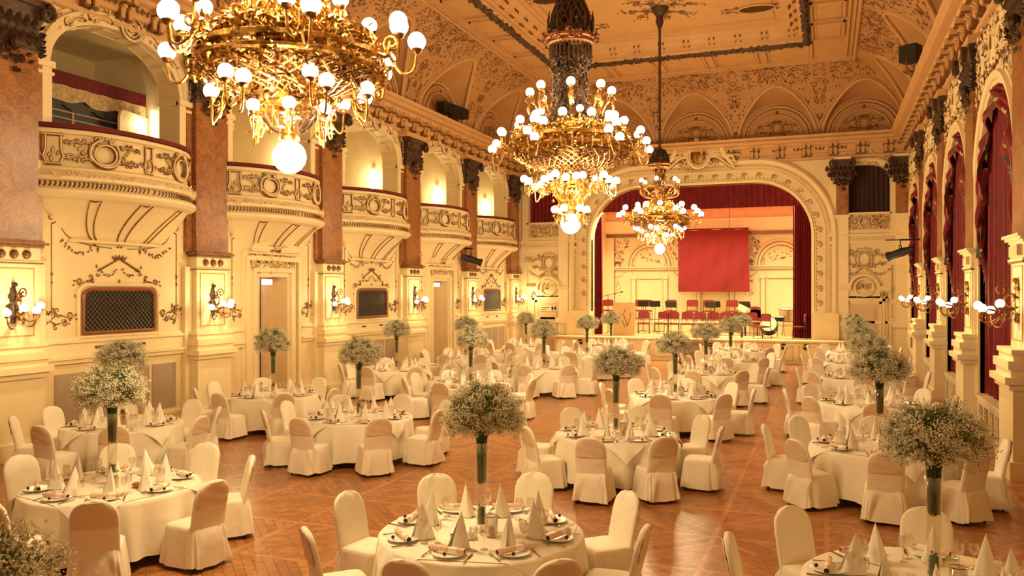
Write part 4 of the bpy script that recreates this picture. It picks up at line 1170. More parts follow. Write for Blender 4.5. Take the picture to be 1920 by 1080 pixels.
po((px2x(1430, 37.2), 36.9, 1.0), PI/2+.9, 'red padded orchestra chair in front of the black drum', 'orchestra chairs at the side')
def mstand():
    t = thing('music_stand', '', 'music stand')
    m = MB(); m.tube([(0, 0, .05), (0, 0, 1.35)], .014, 6)
    for k in range(3): m.tube([(0, 0, .16), (.3*math.cos(k*2.1), .3*math.sin(k*2.1), .012)], .01, 5)
    m.build('tripod_pole', DARKMET, t)
    m = MB(Matrix.Translation((0, .02, 1.4)) @ Matrix.Rotation(math.radians(-30), 4, 'X')); m.box(-.26, .26, -.01, .01, -.14, .18); m.box(-.26, .26, -.05, .0, -.15, -.13); m.build('desk', BLACKP, t); return t
pm = Place(mstand)
for px, y, z, s in ((1228, 39.4, 0, 'leftmost on the stage'), (1258, 38.0, 0, 'second from the left on the stage'), (1340, 39.4, 0, 'below the right part of the red cloth'), (1333, 38.1, 0, 'in front of the middle orchestra chairs'), (1397, 39.0, 0, 'beside the red chairs right of the cloth'), (1206, 39.5, 0, 'just right of the lectern')):
    pm((px2x(px, y), y, 1.0), PI+R.uniform(-.3, .3), 'black music stand '+s, 'music stands on the stage')
m = MB(Matrix.Rotation(math.radians(25), 4, 'Y') @ Matrix.Rotation(math.radians(-30), 4, 'X')); m.box(-.2, .2, -.01, .01, -.15, .15); ob = m.build('sheet_music', mat('peach_paper', (.82, .55, .30), .7)); ob.location = (px2x(1392, 38.9), 38.85, 2.25); tag(ob, 'tilted pale orange sheet on a stand right of the red cloth', 'sheet music')
# microphone boom
t = thing('microphone_stand', 'thin black microphone boom stand behind the lectern', 'microphone stand', (px2x(1140, 37.9), 37.9, 1.0), 0)
m = MB(); m.tube([(0, 0, .03), (0, 0, 1.85)], .015, 6); [m.tube([(0, 0, .1), (.3*math.cos(k*2.1+.4), .3*math.sin(k*2.1+.4), .012)], .012, 5) for k in range(3)]; m.build('pole', DARKMET, t)
m = MB(); m.tube([(-.25, 0, 1.78), (.62, 0, 1.98)], .012, 6); m.build('boom', DARKMET, t)
m = MB(); m.tube([(.6, 0, 1.98), (.72, 0, 2.0)], .03, 8); m.build('microphone', BLACKP, t)
# drums
def drum(name, label, x, y, r, depth, h, tilt, mt, legs=True):
    t = thing(name, label, 'drum', (x, y, 1.0), 0)
    M_ = Matrix.Translation((0, 0, h)) @ Matrix.Rotation(tilt, 4, 'X')
    m = MB(M_); m.lathe([(r, -depth/2), (r*1.0, 0), (r, depth/2)], (0, 0, 0), 24); m.build('shell', mt, t, smooth=True)
    m = MB(M_)
    for s in (-1, 1): m.lathe([(.001, s*depth/2*.98), (r*.97, s*depth/2*.98)], (0, 0, 0), 24)
    m.build('drum_skin', SKIND, t)
    m = MB(M_)
    for s in (-1, 1): m.tube([(r*1.02*math.cos(k*PI/12), r*1.02*math.sin(k*PI/12), s*depth/2) for k in range(24)], .012, 5, closed=True)
    m.build('hoop', DARKMET, t)
    if legs:
        for k in range(3):
            m = MB(); m.tube([(r*.7*math.cos(k*2.1), r*.7*math.sin(k*2.1), h-depth*.4), (r*1.1*math.cos(k*2.1), r*1.1*math.sin(k*2.1), .012)], .012, 5); m.build('leg', STEEL, t)
    return t
drum('bass_drum', 'black bass drum lying tilted at the right of the stage', px2x(1441, 37.8), 37.9, .36, .42, .50, 1.1, BLACKP)
drum('kettle_drum', 'tall copper brown drum near the right stage curtain', px2x(1475, 39.2), 39.2, .34, .55, .95, .1, mat('copper_shell', (.62, .42, .26), .35, metal=.4))
drum('snare_drum', 'small dark snare drum on a stand left of the kettle drum', px2x(1462, 38.6), 38.6, .2, .16, .80, .15, BLACKP)
m = MB(); m.box(-.55, .55, -.3, .3, .68, .72); ob = m.build('percussion_table', DARKMET); ob.location = (px2x(1468, 40), 40.2, 1.0)
for a, b in ((-.5, -.25), (.5, -.25), (-.5, .25), (.5, .25)): q = MB(); q.tube([(a, b, 0), (a, b, .7)], .02, 5); q.build('leg', DARKMET, ob)
tag(ob, 'low dark table behind the drums on the stage', 'table')
# red chairs stacked beside the drums
t = thing('stacked_chairs', 'small stack of red chairs right of the red cloth', 'chair', (px2x(1416, 39.6), 39.6, 1.0), 0)
for k in range(3):
    m = MB(); m.box(-.24, .24, -.2, .2, .42+.12*k, .48+.12*k); A = [(-.24, .66+.14*k), (-.24, .92+.14*k)]+arc(0, .92+.14*k, .24, .12, PI, 0, 8)+[(.24, .66+.14*k)]; m.prism(A, .18, .22); m.build('seat_shell', CHRED, t)
for a, b in ((-.22, -.18), (.22, -.18), (-.22, .18), (.22, .18)): q = MB(); q.tube([(a, b, 0), (a, b, .45)], .014, 5); q.build('leg', DARKMET, t)
# stage steps
t = thing('stage_steps', 'brown wooden steps leading up to the stage front', 'steps', (-5.0, 35.0, 0), math.radians(-8))
for k in range(5):
    m = MB(); m.box(-.75, .75, .42-.26*k-.02, .70-.26*k, .84-.19*k, .88-.19*k); m.build('tread', WOODD, t)
for s in (-1, 1):
    m = MB(); m.add([(s*.72, .68, 0), (s*.72, .68, .84), (s*.72, -.62, .08), (s*.72, -.62, 0), (s*.76, .68, 0), (s*.76, .68, .84), (s*.76, -.62, .08), (s*.76, -.62, 0)], [(0,1,2,3),(7,6,5,4),(0,4,5,1),(1,5,6,2),(2,6,7,3)]); m.build('stringer', WOODD, t)
# ================================================================ RIGHT WALL: curtains, swags, radiators, arches
m = MB(FR); g = MB(FR); gd = MB(FR)
for c in BAYS:
    arch_mould(m, c-1.9, c+1.9, .82, 5.2, 1.85, [(0, -.2), (0, .04), (.08, .05), (.10, .10), (.24, .12), (.27, .05), (.32, .04), (.32, 0)], 26)
    o = Orn(g, .05, dark=gd)
    o.cartouche(c, 7.85, 1.15, .045, True); h0 = 7.2
    o.oval(c, 7.8, .2, .3, .05)
    for s in (-1, 1):
        o.scroll(c+s*.3, 7.5, .9, s, 1, .04); o.scroll(c+s*1.0, 7.9, .9, s, -1, .04); o.scroll(c+s*.2, 8.3, .8, s, -1, .04)
        spray(o, c+s*1.15-1.0, c+s*1.15+1.0, 6.9, 8.45, 130, .15, lambda a, z, c=c: math.hypot((a-c)/2.25, (z-5.2)/2.25) > 1)
        for q in range(10): o.leaf(c+s*2.0, 6.4-.12*q, -PI/2+R.uniform(-.5, .5), .17)
m.build('archivolt', PLAST, WR, smooth='auto'); g.build('cartouche_relief', PLAST, WR); gd.build('shade_edging', GILT_SHADE, WR)  # edging: brown halo in place of shade round the cartouches
g = MB(FR)
for c in BAYS:
    o = Orn(g, .085)
    for s in (-1, 1):
        spray(o, c+s*1.15-1.0, c+s*1.15+1.0, 7.1, 8.45, 34, .12, lambda a, z, c=c: math.hypot((a-c)/2.25, (z-5.2)/2.25) > 1)
        o.line(spiral(c+s*.5, 8.25, .16, 1.3, 0, s, 10), .03)
g.build('gilt_relief', GILT_SHADE, WR)
SWAGR = mat('scarlet_swag', (.19, .007, .012), .6, var=.3, spec=.25)
def wcurtain():
    t = thing('window_curtain', '', 'curtain')
    for s in (-1, 1):
        m = MB(); n = 70; rows = []
        for j in range(9):
            z = .86+6.3*j/8
            rows.append([(s*(1.98-1.96*k/n), .06+.05*math.sin(k*1.15)+.02*math.sin(k*.31+j*.2), z) for k in range(n+1)])
        m.grid(rows); m.build('curtain_leaf', CURT, t, smooth=True)
    # parted drapes following the arch, plain above and figured along the lower border
    for s in (-1, 1):
        def pt(u, v):
            an = PI/2*u; ax = 1.86*math.sin(an); az = 5.2+1.82*math.cos(an)
            drop = .12+1.9*u**1.5; z = az-drop*v-(.12*math.sin(u*9)**2*v)
            x = ax*(1-.10*v*u)
            return (s*x, .17+.07*math.sin(u*22+v*3)+.05*math.sin(v*11-u*6)+.06*v, z)
        m = MB(); m.grid([[pt(i/44, .76*k/14) for k in range(15)] for i in range(45)]); m.build('drape', SWAGR, t, smooth=True)
        m = MB(); m.grid([[pt(i/44, .76+.24*k/6) for k in range(7)] for i in range(45)]); m.build('figured_border', SWAGM, t, smooth=True)
    for s in (-1, 1):
        m = MB(); rows = []
        for j in range(15):
            u = j/14; z = 5.6-1.7*u; w = .75*(1-u*.55)
            rows.append([(s*(1.93-w*k/14*(1-.3*math.sin(u*9)**2)), .18+.09*math.sin(k*1.4+u*2)*(1-.4*u), z-.45*(1-k/14)*u) for k in range(15)])
        m.grid(rows); m.build('jabot', SWAGM, t, smooth=True)
        m = MB(); m.tube([(s*1.84, .22, 4.1), (s*1.83, .22, 3.75)], [.03, .07], 8); m.build('tassel', DARKMET, t)
    return t
pw = Place(wcurtain)
for i, c in enumerate(BAYS):
    pw((XR+.19, c, 0), PI/2, f'tall crimson curtain with figured swag, {["nearest, at the right edge","second","third","fourth","farthest"][i]} on the right wall', 'swagged curtains on the right wall')
def radiator():
    t = thing('radiator_cabinet', '', 'cabinet')
    m = MB(); m.box(-1.9, 1.9, 0, .30, .76, .84)
    m.box(-1.9, 1.9, 0, .26, 0, .12); m.box(-1.9, 1.9, .02, .26, .64, .76)
    for k in range(7): m.box(-1.9+k*.6, -1.8+k*.6+.02, .0, .26, .12, .64)
    m.build('body', CABIN, t)
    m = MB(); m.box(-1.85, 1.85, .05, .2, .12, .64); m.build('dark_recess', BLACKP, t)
    return t
pr2 = Place(radiator)
for i, c in enumerate(BAYS):
    pr2((XR+.20, c, 0), PI/2, f'low white slotted radiator cabinet under the {["nearest","second","third","fourth","farthest"][i]} red curtain', 'radiator cabinets under the curtains')
# ================================================================ SCONCES
def globe_part(parent, p, r, mt=GLOBE, cup=True, name='globe'):
    m = MB(); m.sphere((0, 0, 0), r, 8, 12); g = m.build(name, mt, parent, smooth=True); g.location = p
    if cup:
        m = MB(); m.lathe([(r*.18, -r*1.35), (r*.5, -r*1.15), (r*.62, -r*.8), (r*.5, -r*.72)], (0, 0, 0), 10); m.build('cup', OLDGOLD, g, smooth=True)
    return g
def sconce(arm):
    t = thing('wall_sconce', '', 'wall lamp')
    m = MB(); o = Orn(m, .04)
    m.grid([[(w*s, .02+.05*(1-abs(s)), z) for s in (-1, -.5, 0, .5, 1)] for z, w in ((-.34, .03), (-.25, .07), (-.1, .10), (.05, .07), (.18, .09), (.30, .04), (.40, .02))])
    for k in range(24): o.leaf(R.uniform(-.09, .09), R.uniform(-.3, .3), R.uniform(0, 6.28), .12)
    m.sphere((0, .06, .36), .045, 6, 8)
    m.build('backplate', BRONZE if arm < 1 else OLDGOLD, t, smooth='auto')
    m = MB()
    m.tube([(0, .05, 0)]+[(0, .10+.12*math.sin(k*.55), .12*math.cos(k*.55)+.02) for k in range(7)], .02, 6)
    m.tube([(0, .05, -.1), (0, .2, -.18), (0, .35*arm+.1, -.12), (0, .42*arm+.1, -.2)], .018, 6)
    m.tube([(0, .18, .14)]+[(0, .26+p[0], .2+p[1]) for p in spiral(0, 0, .11, 1.4, PI, -1, 14)], .014, 6)
    G = [(-.34, .26*arm+.08, -.02), (-.12, .48*arm+.08, -.10), (.14, .50*arm+.08, -.06), (.34, .28*arm+.08, -.14)]
    for (x, y, z) in G:
        m.tube(sm([(0, .2, -.16), (x*.4, y*.7, z-.28), (x*.85, y*.95, z-.24), (x, y, z-.09)]), .013, 6)
        for q in range(4): m.leaf((x*.2*q, y*.3*q, z-.2), (R.uniform(-1, 1), R.uniform(-1, 1), 1), (R.uniform(-1, 1), 1, 0), .09, .05)
    m.build('arm', OLDGOLD, t, smooth='auto')
    for p in G: globe_part(t, p, .072)
    l = lamp('sconce_lamp', (0, .62*arm+.22, -.02), SCONCE_W, .06, BOXWARM, t)
    return t
psc = Place(lambda: sconce(.75))
for i, y in enumerate(PILS):
    psc((XL+.21, y, 2.80), -PI/2, f'brass wall lamp with four lit globes on the {["leftmost","second","third","fourth","fifth","farthest"][i]} balcony-wall pilaster', 'wall lamps on the balcony wall')
psr = Place(lambda: sconce(1.0))
for i, y in enumerate(PILS[1:5]):
    psr((XR-.13, y-.1, 2.86), PI/2, f'curled brass wall lamp with four lit globes on the {["nearest","second","third","farthest"][i]} right pier', 'wall lamps on the right piers')
# ================================================================ SPEAKERS AND SPOTLIGHTS
t = thing('line_speaker', 'long black loudspeaker on the cornice below a left lunette', 'speaker', (XL+.5, 28.7, 9.80), math.radians(-98))
m = MB(); m.box(-.85, .85, -.16, .16, -.02, .36); m.build('cabinet', BLACKP, t)
m = MB(); [m.box(-.8+.13*k, -.73+.13*k, .16, .17, 0, .34) for k in range(12)]; m.build('grille', DARKMET, t)
m = MB(); m.box(-.3, .3, -.04, .04, -.24, -.02); m.build('bracket', DARKMET, t)
def spot():
    t = thing('stage_spotlight', '', 'spotlight')
    M_ = Matrix.Rotation(math.radians(-18), 4, 'X')
    m = MB(M_); m.tube([(0, -.42, 0), (0, -.1, 0), (0, .25, 0), (0, .42, 0)], [.10, .15, .13, .17], 12); m.build('body', BLACKP, t, smooth='auto')
    m = MB(M_); m.tube([(0, .42, 0), (0, .43, 0)], [.145, .145], 12); m.build('lens', mat('lens_glass', (.10, .12, .16), .1, coat=1), t)
    m = MB(); m.tube([(-.17, -.02, 0), (-.19, -.02, .24), (.19, -.02, .24), (.17, -.02, 0)], .018, 5); m.tube([(0, -.02, .24), (0, -.02, .45)], .02, 5); m.build('yoke', DARKMET, t); return t
psp = Place(spot)
psp((XL+.55, 30.3, 4.3), math.radians(-60), 'black spotlight hanging left, under the gap between the far balconies', 'spotlights on the side walls')
psp((2.35, 31.2, 4.35), math.radians(75), 'black twin spotlight on the right side above the far wall lamp', 'spotlights on the side walls')
m = MB(); m.tube([(2.35, 31.2, 4.8), (3.1, 31.2, 4.8)], .03, 6); m.tube([(1.9, 31.2, 4.8), (3.1, 31.2, 4.8)], .02, 6); ob = m.build('spotlight_bar', DARKMET); tag(ob, 'thin dark bar holding the right spotlight to the wall', 'bar')
m = MB(); m.tube([(XL, 30.28, 4.75), (XL+.6, 30.3, 4.75)], .03, 6); ob = m.build('spotlight_bar', DARKMET); tag(ob, 'thin dark bar holding the left spotlight to the wall', 'bar')
t = thing('cornice_floodlight', 'black floodlight standing on the right cornice', 'floodlight', (2.35, 27.3, 9.62), math.radians(60))
m = MB(); m.box(-.22, .22, -.25, .25, .28, .78); m.build('housing', BLACKP, t)
m = MB(); m.tube([(-.24, 0, .0), (-.24, 0, .5)], .02, 5); m.tube([(.24, 0, 0), (.24, 0, .5)], .02, 5); m.box(-.26, .26, -.1, .1, -.06, 0); m.build('bracket', STEEL, t)
m = MB(); m.box(-.07, .07, -.07, .07, 0, .14); ob = m.build('cornice_camera', PLAST2); ob.location = (-5.35, 36.55, 9.56); tag(ob, 'small white box on the cornice above the stage medallion', 'box')
# ================================================================ CHANDELIERS
def filigree(mb, r0, z0, r1, z1, n, k, rt=.014, seed=0, leafs=4):
    rr = random.Random(seed)
    for i in range(n):
        a = 2*PI*i/n
        for q in range(k):
            t = rr.random(); r = r0+(r1-r0)*t; z = z0+(z1-z0)*t; s = rr.uniform(.05, .12); d = rr.choice((-1, 1)); a2 = a+rr.uniform(0, 2*PI/n)
            P = [((r+rr.uniform(0, .01))*math.cos(a2+p[0]/max(r, .05)), r*math.sin(a2+p[0]/max(r, .05)), z+p[1]) for p in spiral(0, 0, s, 1.3, rr.uniform(0, 6), d, 9)]
            mb.tube(P, rt, 4, cap=False)
            for _ in range(leafs):
                a3 = a2+rr.uniform(-.15, .15); p = Vector((r*math.cos(a3), r*math.sin(a3), z+rr.uniform(-.08, .08)))
                nn = Vector((math.cos(a3), math.sin(a3), 0)); mb.leaf(p, (rr.uniform(-1, 1), rr.uniform(-1, 1), rr.uniform(-1, 1)), nn, rr.uniform(.08, .16), .07, .5)
def lattice(mb, prof, n, tw, r=.012, steps=None):
    N = len(prof)
    for s in (-1, 1):
        for i in range(n):
            mb.tube([(rr_*math.cos(2*PI*i/n+s*tw*j/(N-1)), rr_*math.sin(2*PI*i/n+s*tw*j/(N-1)), z) for j, (rr_, z) in enumerate(prof)], r, 4, cap=False)
def ring(mb, r, z, t, n=32, seg=6): mb.tube([(r*math.cos(2*PI*i/n), r*math.sin(2*PI*i/n), z) for i in range(n)], t, seg, closed=True)
def armset(parent, n, r0, z0, r1, z1, gs, gr, ph=0, rt=.016, skip=0, unl=(), putto=False):
    """n arms leaving the body at (r0,z0), carrying globes at offsets gs (dr, dtheta, dz) round (r1,z1)"""
    for i in range(n):
        a = ph+2*PI*i/n; ca, sa = math.cos(a), math.sin(a)
        m = MB(); P = lambda r, t, z: (r*math.cos(a+t/max(r, .1)), r*math.sin(a+t/max(r, .1)), z)
        m.tube(sm([P(r0, 0, z0), P(r0+(r1-r0)*.35, 0, z0+.05), P(r0+(r1-r0)*.7, 0, z1-.30), P(r1-.03, 0, z1-.24)]), rt*1.3, 6)
        m.tube([P(r1-.02+p[0], 0, z1-.16+p[1]) for p in spiral(0, 0, .10, 1.4, -PI/2, -1, 12)], rt, 5)
        for (dr, dt, dz) in gs:
            m.tube(sm([P(r1-.08, 0, z1-.22), P(r1+dr*.3, dt*.4, z1+dz-.33), P(r1+dr*.85, dt*.85, z1+dz-.31), P(r1+dr, dt, z1+dz-gr*1.3)]), rt, 5)
        for q in range(10): m.leaf(P(r0+(r1-r0)*R.random(), R.uniform(-.04, .04), z0+(z1-.25-z0)*R.random()), (R.uniform(-1, 1), R.uniform(-1, 1), R.uniform(-1, 1)), (ca, sa, .5), .12, .06, .5)
        if putto:    # small standing figure under the globe
            b = P(r1, 0, z1-.5); c_ = P(r1, 0, z1-.28); d_ = P(r1+.02, 0, z1-.16)
            m.tube([b, P(r1+.03, 0, z1-.4), c_, d_], [.03, .05, .055, .03], 6); m.sphere(P(r1, 0, z1-.14+.02), .04, 5, 6)
            m.tube([c_, P(r1+.1, .05, z1-.2), P(r1+.02, .02, z1-.08)], .018, 5); m.tube([b, P(r1-.1, 0, z1-.55), P(r0, 0, z1-.62)], .03, 5)
        ar = m.build('arm', GOLD if not putto else OLDGOLD, parent, smooth='auto')
        for k, (dr, dt, dz) in enumerate(gs):
            globe_part(ar, P(r1+dr, dt, z1+dz), gr, UNLIT if (i, k) in unl else GLOBE)
def chandelier_small(label, x, y, unl):
    t = thing('globe_chandelier', label, 'chandelier', (x, y, 0), 0, 'hall chandeliers')
    m = MB(); m.tube([(0, 0, 7.8), (0, 0, ZG)], .045, 8)
    for z in (8.6, 9.6, 10.6, 11.6): m.lathe([(.045, z-.05), (.07, z), (.045, z+.05)], (0, 0, 0), 10)
    m.lathe([(.05, ZG-.75), (.14, ZG-.5), (.12, ZG-.3), (.2, ZG-.2), (.30, ZG-.06), (.32, ZG)], (0, 0, 0), 16); m.build('rod', BRONZE, t, smooth='auto')
    m = MB(); lattice(m, [(.06, 7.95), (.22, 7.85), (.31, 7.65), (.33, 7.48)], 12, 1.2, .022); filigree(m, .33, 7.45, .12, 7.95, 14, 3, .018, 3, 5); m.build('crown', BRONZE, t)
    m = MB(); ring(m, .38, 7.42, .05); ring(m, .33, 7.33, .035); m.lathe([(.36, 7.42), (.34, 7.3), (.2, 7.24)], (0, 0, 0), 24); m.build('crown_ring', OLDGOLD, t, smooth='auto')
    m = MB(); lattice(m, [(.22, 7.25), (.17, 7.0), (.16, 6.6), (.2, 6.2), (.32, 5.9)], 8, 1.8, .014); filigree(m, .18, 6.1, .18, 7.2, 10, 4, .012, 4, 3); m.tube([(0, 0, 5.0), (0, 0, 7.3)], .05, 8); m.build('column', OLDGOLD, t)
    m = MB(); ring(m, .95, 5.55, .05, 36); ring(m, .98, 5.42, .035, 36); filigree(m, .98, 5.35, .90, 5.78, 22, 6, .02, 5, 6); filigree(m, .6, 5.7, .9, 5.62, 12, 5, .018, 6, 5); filigree(m, .35, 6.1, .75, 5.75, 14, 5, .018, 36, 5)
    for k in range(8):
        a = k*PI/4; m.tube([(.2*math.cos(a), .2*math.sin(a), 6.1), (.5*math.cos(a), .5*math.sin(a), 5.75), (.95*math.cos(a), .95*math.sin(a), 5.55)], .025, 6)
    m.build('crown_band', GOLD, t, smooth='auto')
    m = MB(); lattice(m, [(.96, 5.42), (.90, 5.34), (.72, 5.24), (.5, 5.17), (.32, 5.12)], 30, 1.0, .013); filigree(m, .9, 5.32, .4, 5.14, 16, 3, .013, 8, 3); filigree(m, .5, 5.2, .3, 5.1, 10, 3, .015, 9, 4); m.build('woven_bowl', OLDGOLD, t)
    armset(t, 6, .9, 5.5, 1.16, 5.82, ((.12, -.15, -.04), (.02, .14, .12), (.24, .06, -.14)), .098, .2, .016, unl=unl)
    armset(t, 6, .7, 5.6, .86, 6.0, ((0, 0, 0), ), .088, .2+PI/6, .014)
    armset(t, 6, .18, 6.35, .66, 6.86, ((0, 0, 0), ), .078, .55, .014, putto=True)
    armset(t, 6, .6, 5.22, .78, 5.22, ((.06, -.09, 0), (.02, .10, -.06)), .082, .45, .012)
    armset(t, 6, .3, 5.05, .42, 4.98, ((0, 0, 0), ), .072, .1, .010)
    m = MB(); ring(m, .29, 5.10, .035, 24); ring(m, .29, 5.03, .02, 24)
    for k in range(26): a = 2*PI*k/26; m.box(.28*math.cos(a)-.012, .28*math.cos(a)+.012, .28*math.sin(a)-.012, .28*math.sin(a)+.012, 4.99, 5.10)
    m.build('basket_ring', GOLD, t, smooth='auto')
    m = MB()
    for k in range(12):
        a = 2*PI*k/12; m.tube([(r*math.cos(a), r*math.sin(a), z) for r, z in ((.28, 5.0), (.27, 4.9), (.20, 4.8), (.12, 4.75))], .014, 5)
        m.leaf((.14*math.cos(a), .14*math.sin(a), 4.76), (math.cos(a), math.sin(a), .6), (0, 0, -1), .1, .06)
    m.build('basket', BRONZE, t)
    m = MB(); m.lathe([(.10, 4.78), (.11, 4.74), (.09, 4.72), (.11, 4.70), (.11, 4.66), (.08, 4.64)], (0, 0, 0), 16); m.build('neck', GOLD, t, smooth='auto')
    globe_part(t, (0, 0, 4.49), .18, cup=False, name='pendant_globe')
    for k in range(6):
        a = .2+k*PI/3; lamp('chandelier_lamp', (1.0*math.cos(a+.25), 1.0*math.sin(a+.25), 6.12), CHANDELIER_W, .12, WARM, t)
    for k in range(3):
        a = .9+k*2*PI/3; lamp('chandelier_lamp', (.55*math.cos(a), .55*math.sin(a), 4.80), CHANDELIER_W*1.5, .10, WARM, t)
    lamp('pendant_lamp', (0, 0, 4.22), GLOBE_W, .08, WARM, t)
    return t
chandelier_small('brass globe chandelier nearest the camera, at the upper left', PC, 7.4, ((4, 1),))
chandelier_small('small brass globe chandelier on a long rod in front of the stage', PC, 28.4, ())
def chandelier_big(label, x, y):
    t = thing('globe_chandelier', label, 'chandelier', (x, y, 0), 0, 'hall chandeliers')
    m = MB(); m.tube([(0, 0, 9.5), (0, 0, ZG)], .07, 8); m.lathe([(.07, 9.95), (.4, 10.0), (.42, 10.06), (.07, 10.15)], (0, 0, 0), 20); m.build('rod', BRONZE, t, smooth='auto')
    m = MB(); lattice(m, [(.12, 9.75), (.3, 9.6), (.42, 9.3), (.47, 9.0), (.48, 8.8)], 16, 1.3, .022); filigree(m, .47, 8.8, .2, 9.7, 20, 6, .02, 21, 5)
    for k in range(10): a = 2*PI*k/10; m.tube([(.5*math.cos(a), .5*math.sin(a), 8.8), (.53*math.cos(a), .53*math.sin(a), 9.1), (.5*math.cos(a), .5*math.sin(a), 9.32)], [.04, .03, .008], 5)
    m.build('crown', BRONZE, t)
    m = MB(); ring(m, .56, 8.72, .055); ring(m, .50, 8.62, .045); m.lathe([(.52, 8.74), (.52, 8.6), (.44, 8.55)], (0, 0, 0), 28); filigree(m, .6, 8.68, .58, 8.8, 16, 2, .018, 22, 3); m.build('crown_ring', mat('copper_ring', (.24, .085, .035), .5, metal=.5), t, smooth='auto')
    m = MB()
    for k in range(28): a = 2*PI*k/28; m.box(.46*math.cos(a)-.02, .46*math.cos(a)+.02, .46*math.sin(a)-.02, .46*math.sin(a)+.02, 8.22+.06*(k % 2), 8.58)
    m.build('fringe', BRONZE, t)
    m = MB(); pf = [(.42, 8.5), (.38, 8.2), (.36, 7.8), (.37, 7.4), (.44, 7.1), (.60, 6.85), (.85, 6.7)]
    lattice(m, pf, 14, 2.2, .016); lattice(m, pf, 10, 0, .02)
    filigree(m, .37, 7.2, .40, 8.4, 16, 9, .016, 23, 4); filigree(m, .42, 7.15, .75, 6.75, 12, 4, .014, 24, 3)
    m.build('lattice_column', BRONZE, t)
    m = MB(); ring(m, 1.28, 6.42, .07, 44); ring(m, 1.33, 6.22, .05, 44); ring(m, 1.2, 6.6, .03, 44)
    filigree(m, 1.33, 6.1, 1.25, 6.62, 30, 8, .024, 25, 6); filigree(m, .85, 6.75, 1.2, 6.5, 20, 4, .02, 26, 4)
    for k in range(40): a = 2*PI*k/40; m.tube([(1.36*math.cos(a), 1.36*math.sin(a), 6.3), (1.38*math.cos(a), 1.38*math.sin(a), 6.1)], [.035, .018], 5)
    for k in range(8):
        a = k*PI/4; m.tube([(.4*math.cos(a), .4*math.sin(a), 7.1), (.8*math.cos(a), .8*math.sin(a), 6.72), (1.28*math.cos(a), 1.28*math.sin(a), 6.42)], .03, 6)
    m.build('crown_band', GOLD, t, smooth='auto')
    m = MB(); lattice(m, [(1.33, 6.18), (1.26, 6.06), (1.05, 5.92), (.78, 5.80), (.5, 5.70), (.42, 5.6)], 40, 1.1, .016); lattice(m, [(1.2, 6.1), (.95, 5.95), (.6, 5.8)], 26, .6, .012); filigree(m, 1.25, 6.05, .5, 5.72, 24, 4, .016, 27, 3); m.build('woven_bowl', OLDGOLD, t)
    armset(t, 6, 1.25, 6.35, 1.55, 6.46, ((.14, -.16, -.06), (.0, .14, .14), (.22, .06, -.22), (.02, -.06, .20)), .098, .35, .018)
    armset(t, 12, 1.1, 6.5, 1.2, 6.84, ((0, 0, 0), ), .098, .15, .014)
    armset(t, 8, .5, 6.9, .92, 7.55, ((0, 0, 0), ), .10, .3, .02, unl=((1, 0),), putto=True)
    armset(t, 6, .7, 6.7, .88, 6.98, ((0, 0, 0), ), .082, .0, .014)
    armset(t, 6, .6, 5.75, 1.0, 5.55, ((.06, -.1, 0), (.02, .12, -.08)), .092, .6, .014)
    armset(t, 6, .4, 5.7, .60, 5.56, ((0, -.08, 0), (0, .08, .02)), .088, .1, .012)
    armset(t, 6, .2, 5.06, .36, 4.88, ((0, 0, 0), ), .088, .4, .012)
    m = MB(); ring(m, .42, 5.46, .045, 28); ring(m, .40, 5.36, .025, 28); filigree(m, .42, 5.4, .42, 5.6, 14, 4, .016, 29, 4); m.build('basket_ring', GOLD, t, smooth='auto')
    m = MB(); lattice(m, [(.42, 5.38), (.40, 5.25), (.30, 5.1), (.2, 5.02)], 12, .8, .016)
    for k in range(8): a = k*PI/4; [m.tube([((r+p[0])*math.cos(a), (r+p[0])*math.sin(a), 5.2+p[1]) for p in spiral(0, 0, .08, 1.3, 0, 1, 10)], .014, 5) for r in (.34,)]
    m.build('basket', GOLD, t)
    m = MB(); m.lathe([(.2, 5.04), (.15, 4.95), (.18, 4.88), (.13, 4.8)], (0, 0, 0), 18); m.build('neck', GOLD, t, smooth='auto')
    globe_part(t, (0, 0, 4.57), .235, cup=False, name='pendant_globe')
    for k in range(6):
        a = .9+k*PI/3; lamp('chandelier_lamp', (1.35*math.cos(a), 1.35*math.sin(a), 7.02), CHANDELIER_W*1.2, .12, WARM, t)
    for k in range(4):
        a = .35+k*PI/2; lamp('chandelier_lamp', (.8*math.cos(a), .8*math.sin(a), 5.15), CHANDELIER_W*1.5, .10, WARM, t)
    lamp('pendant_lamp', (0, 0, 4.22), GLOBE_W*1.3, .08, WARM, t)
chandelier_big('large brass globe chandelier with bronze lattice column in the middle', PC, 17.8)
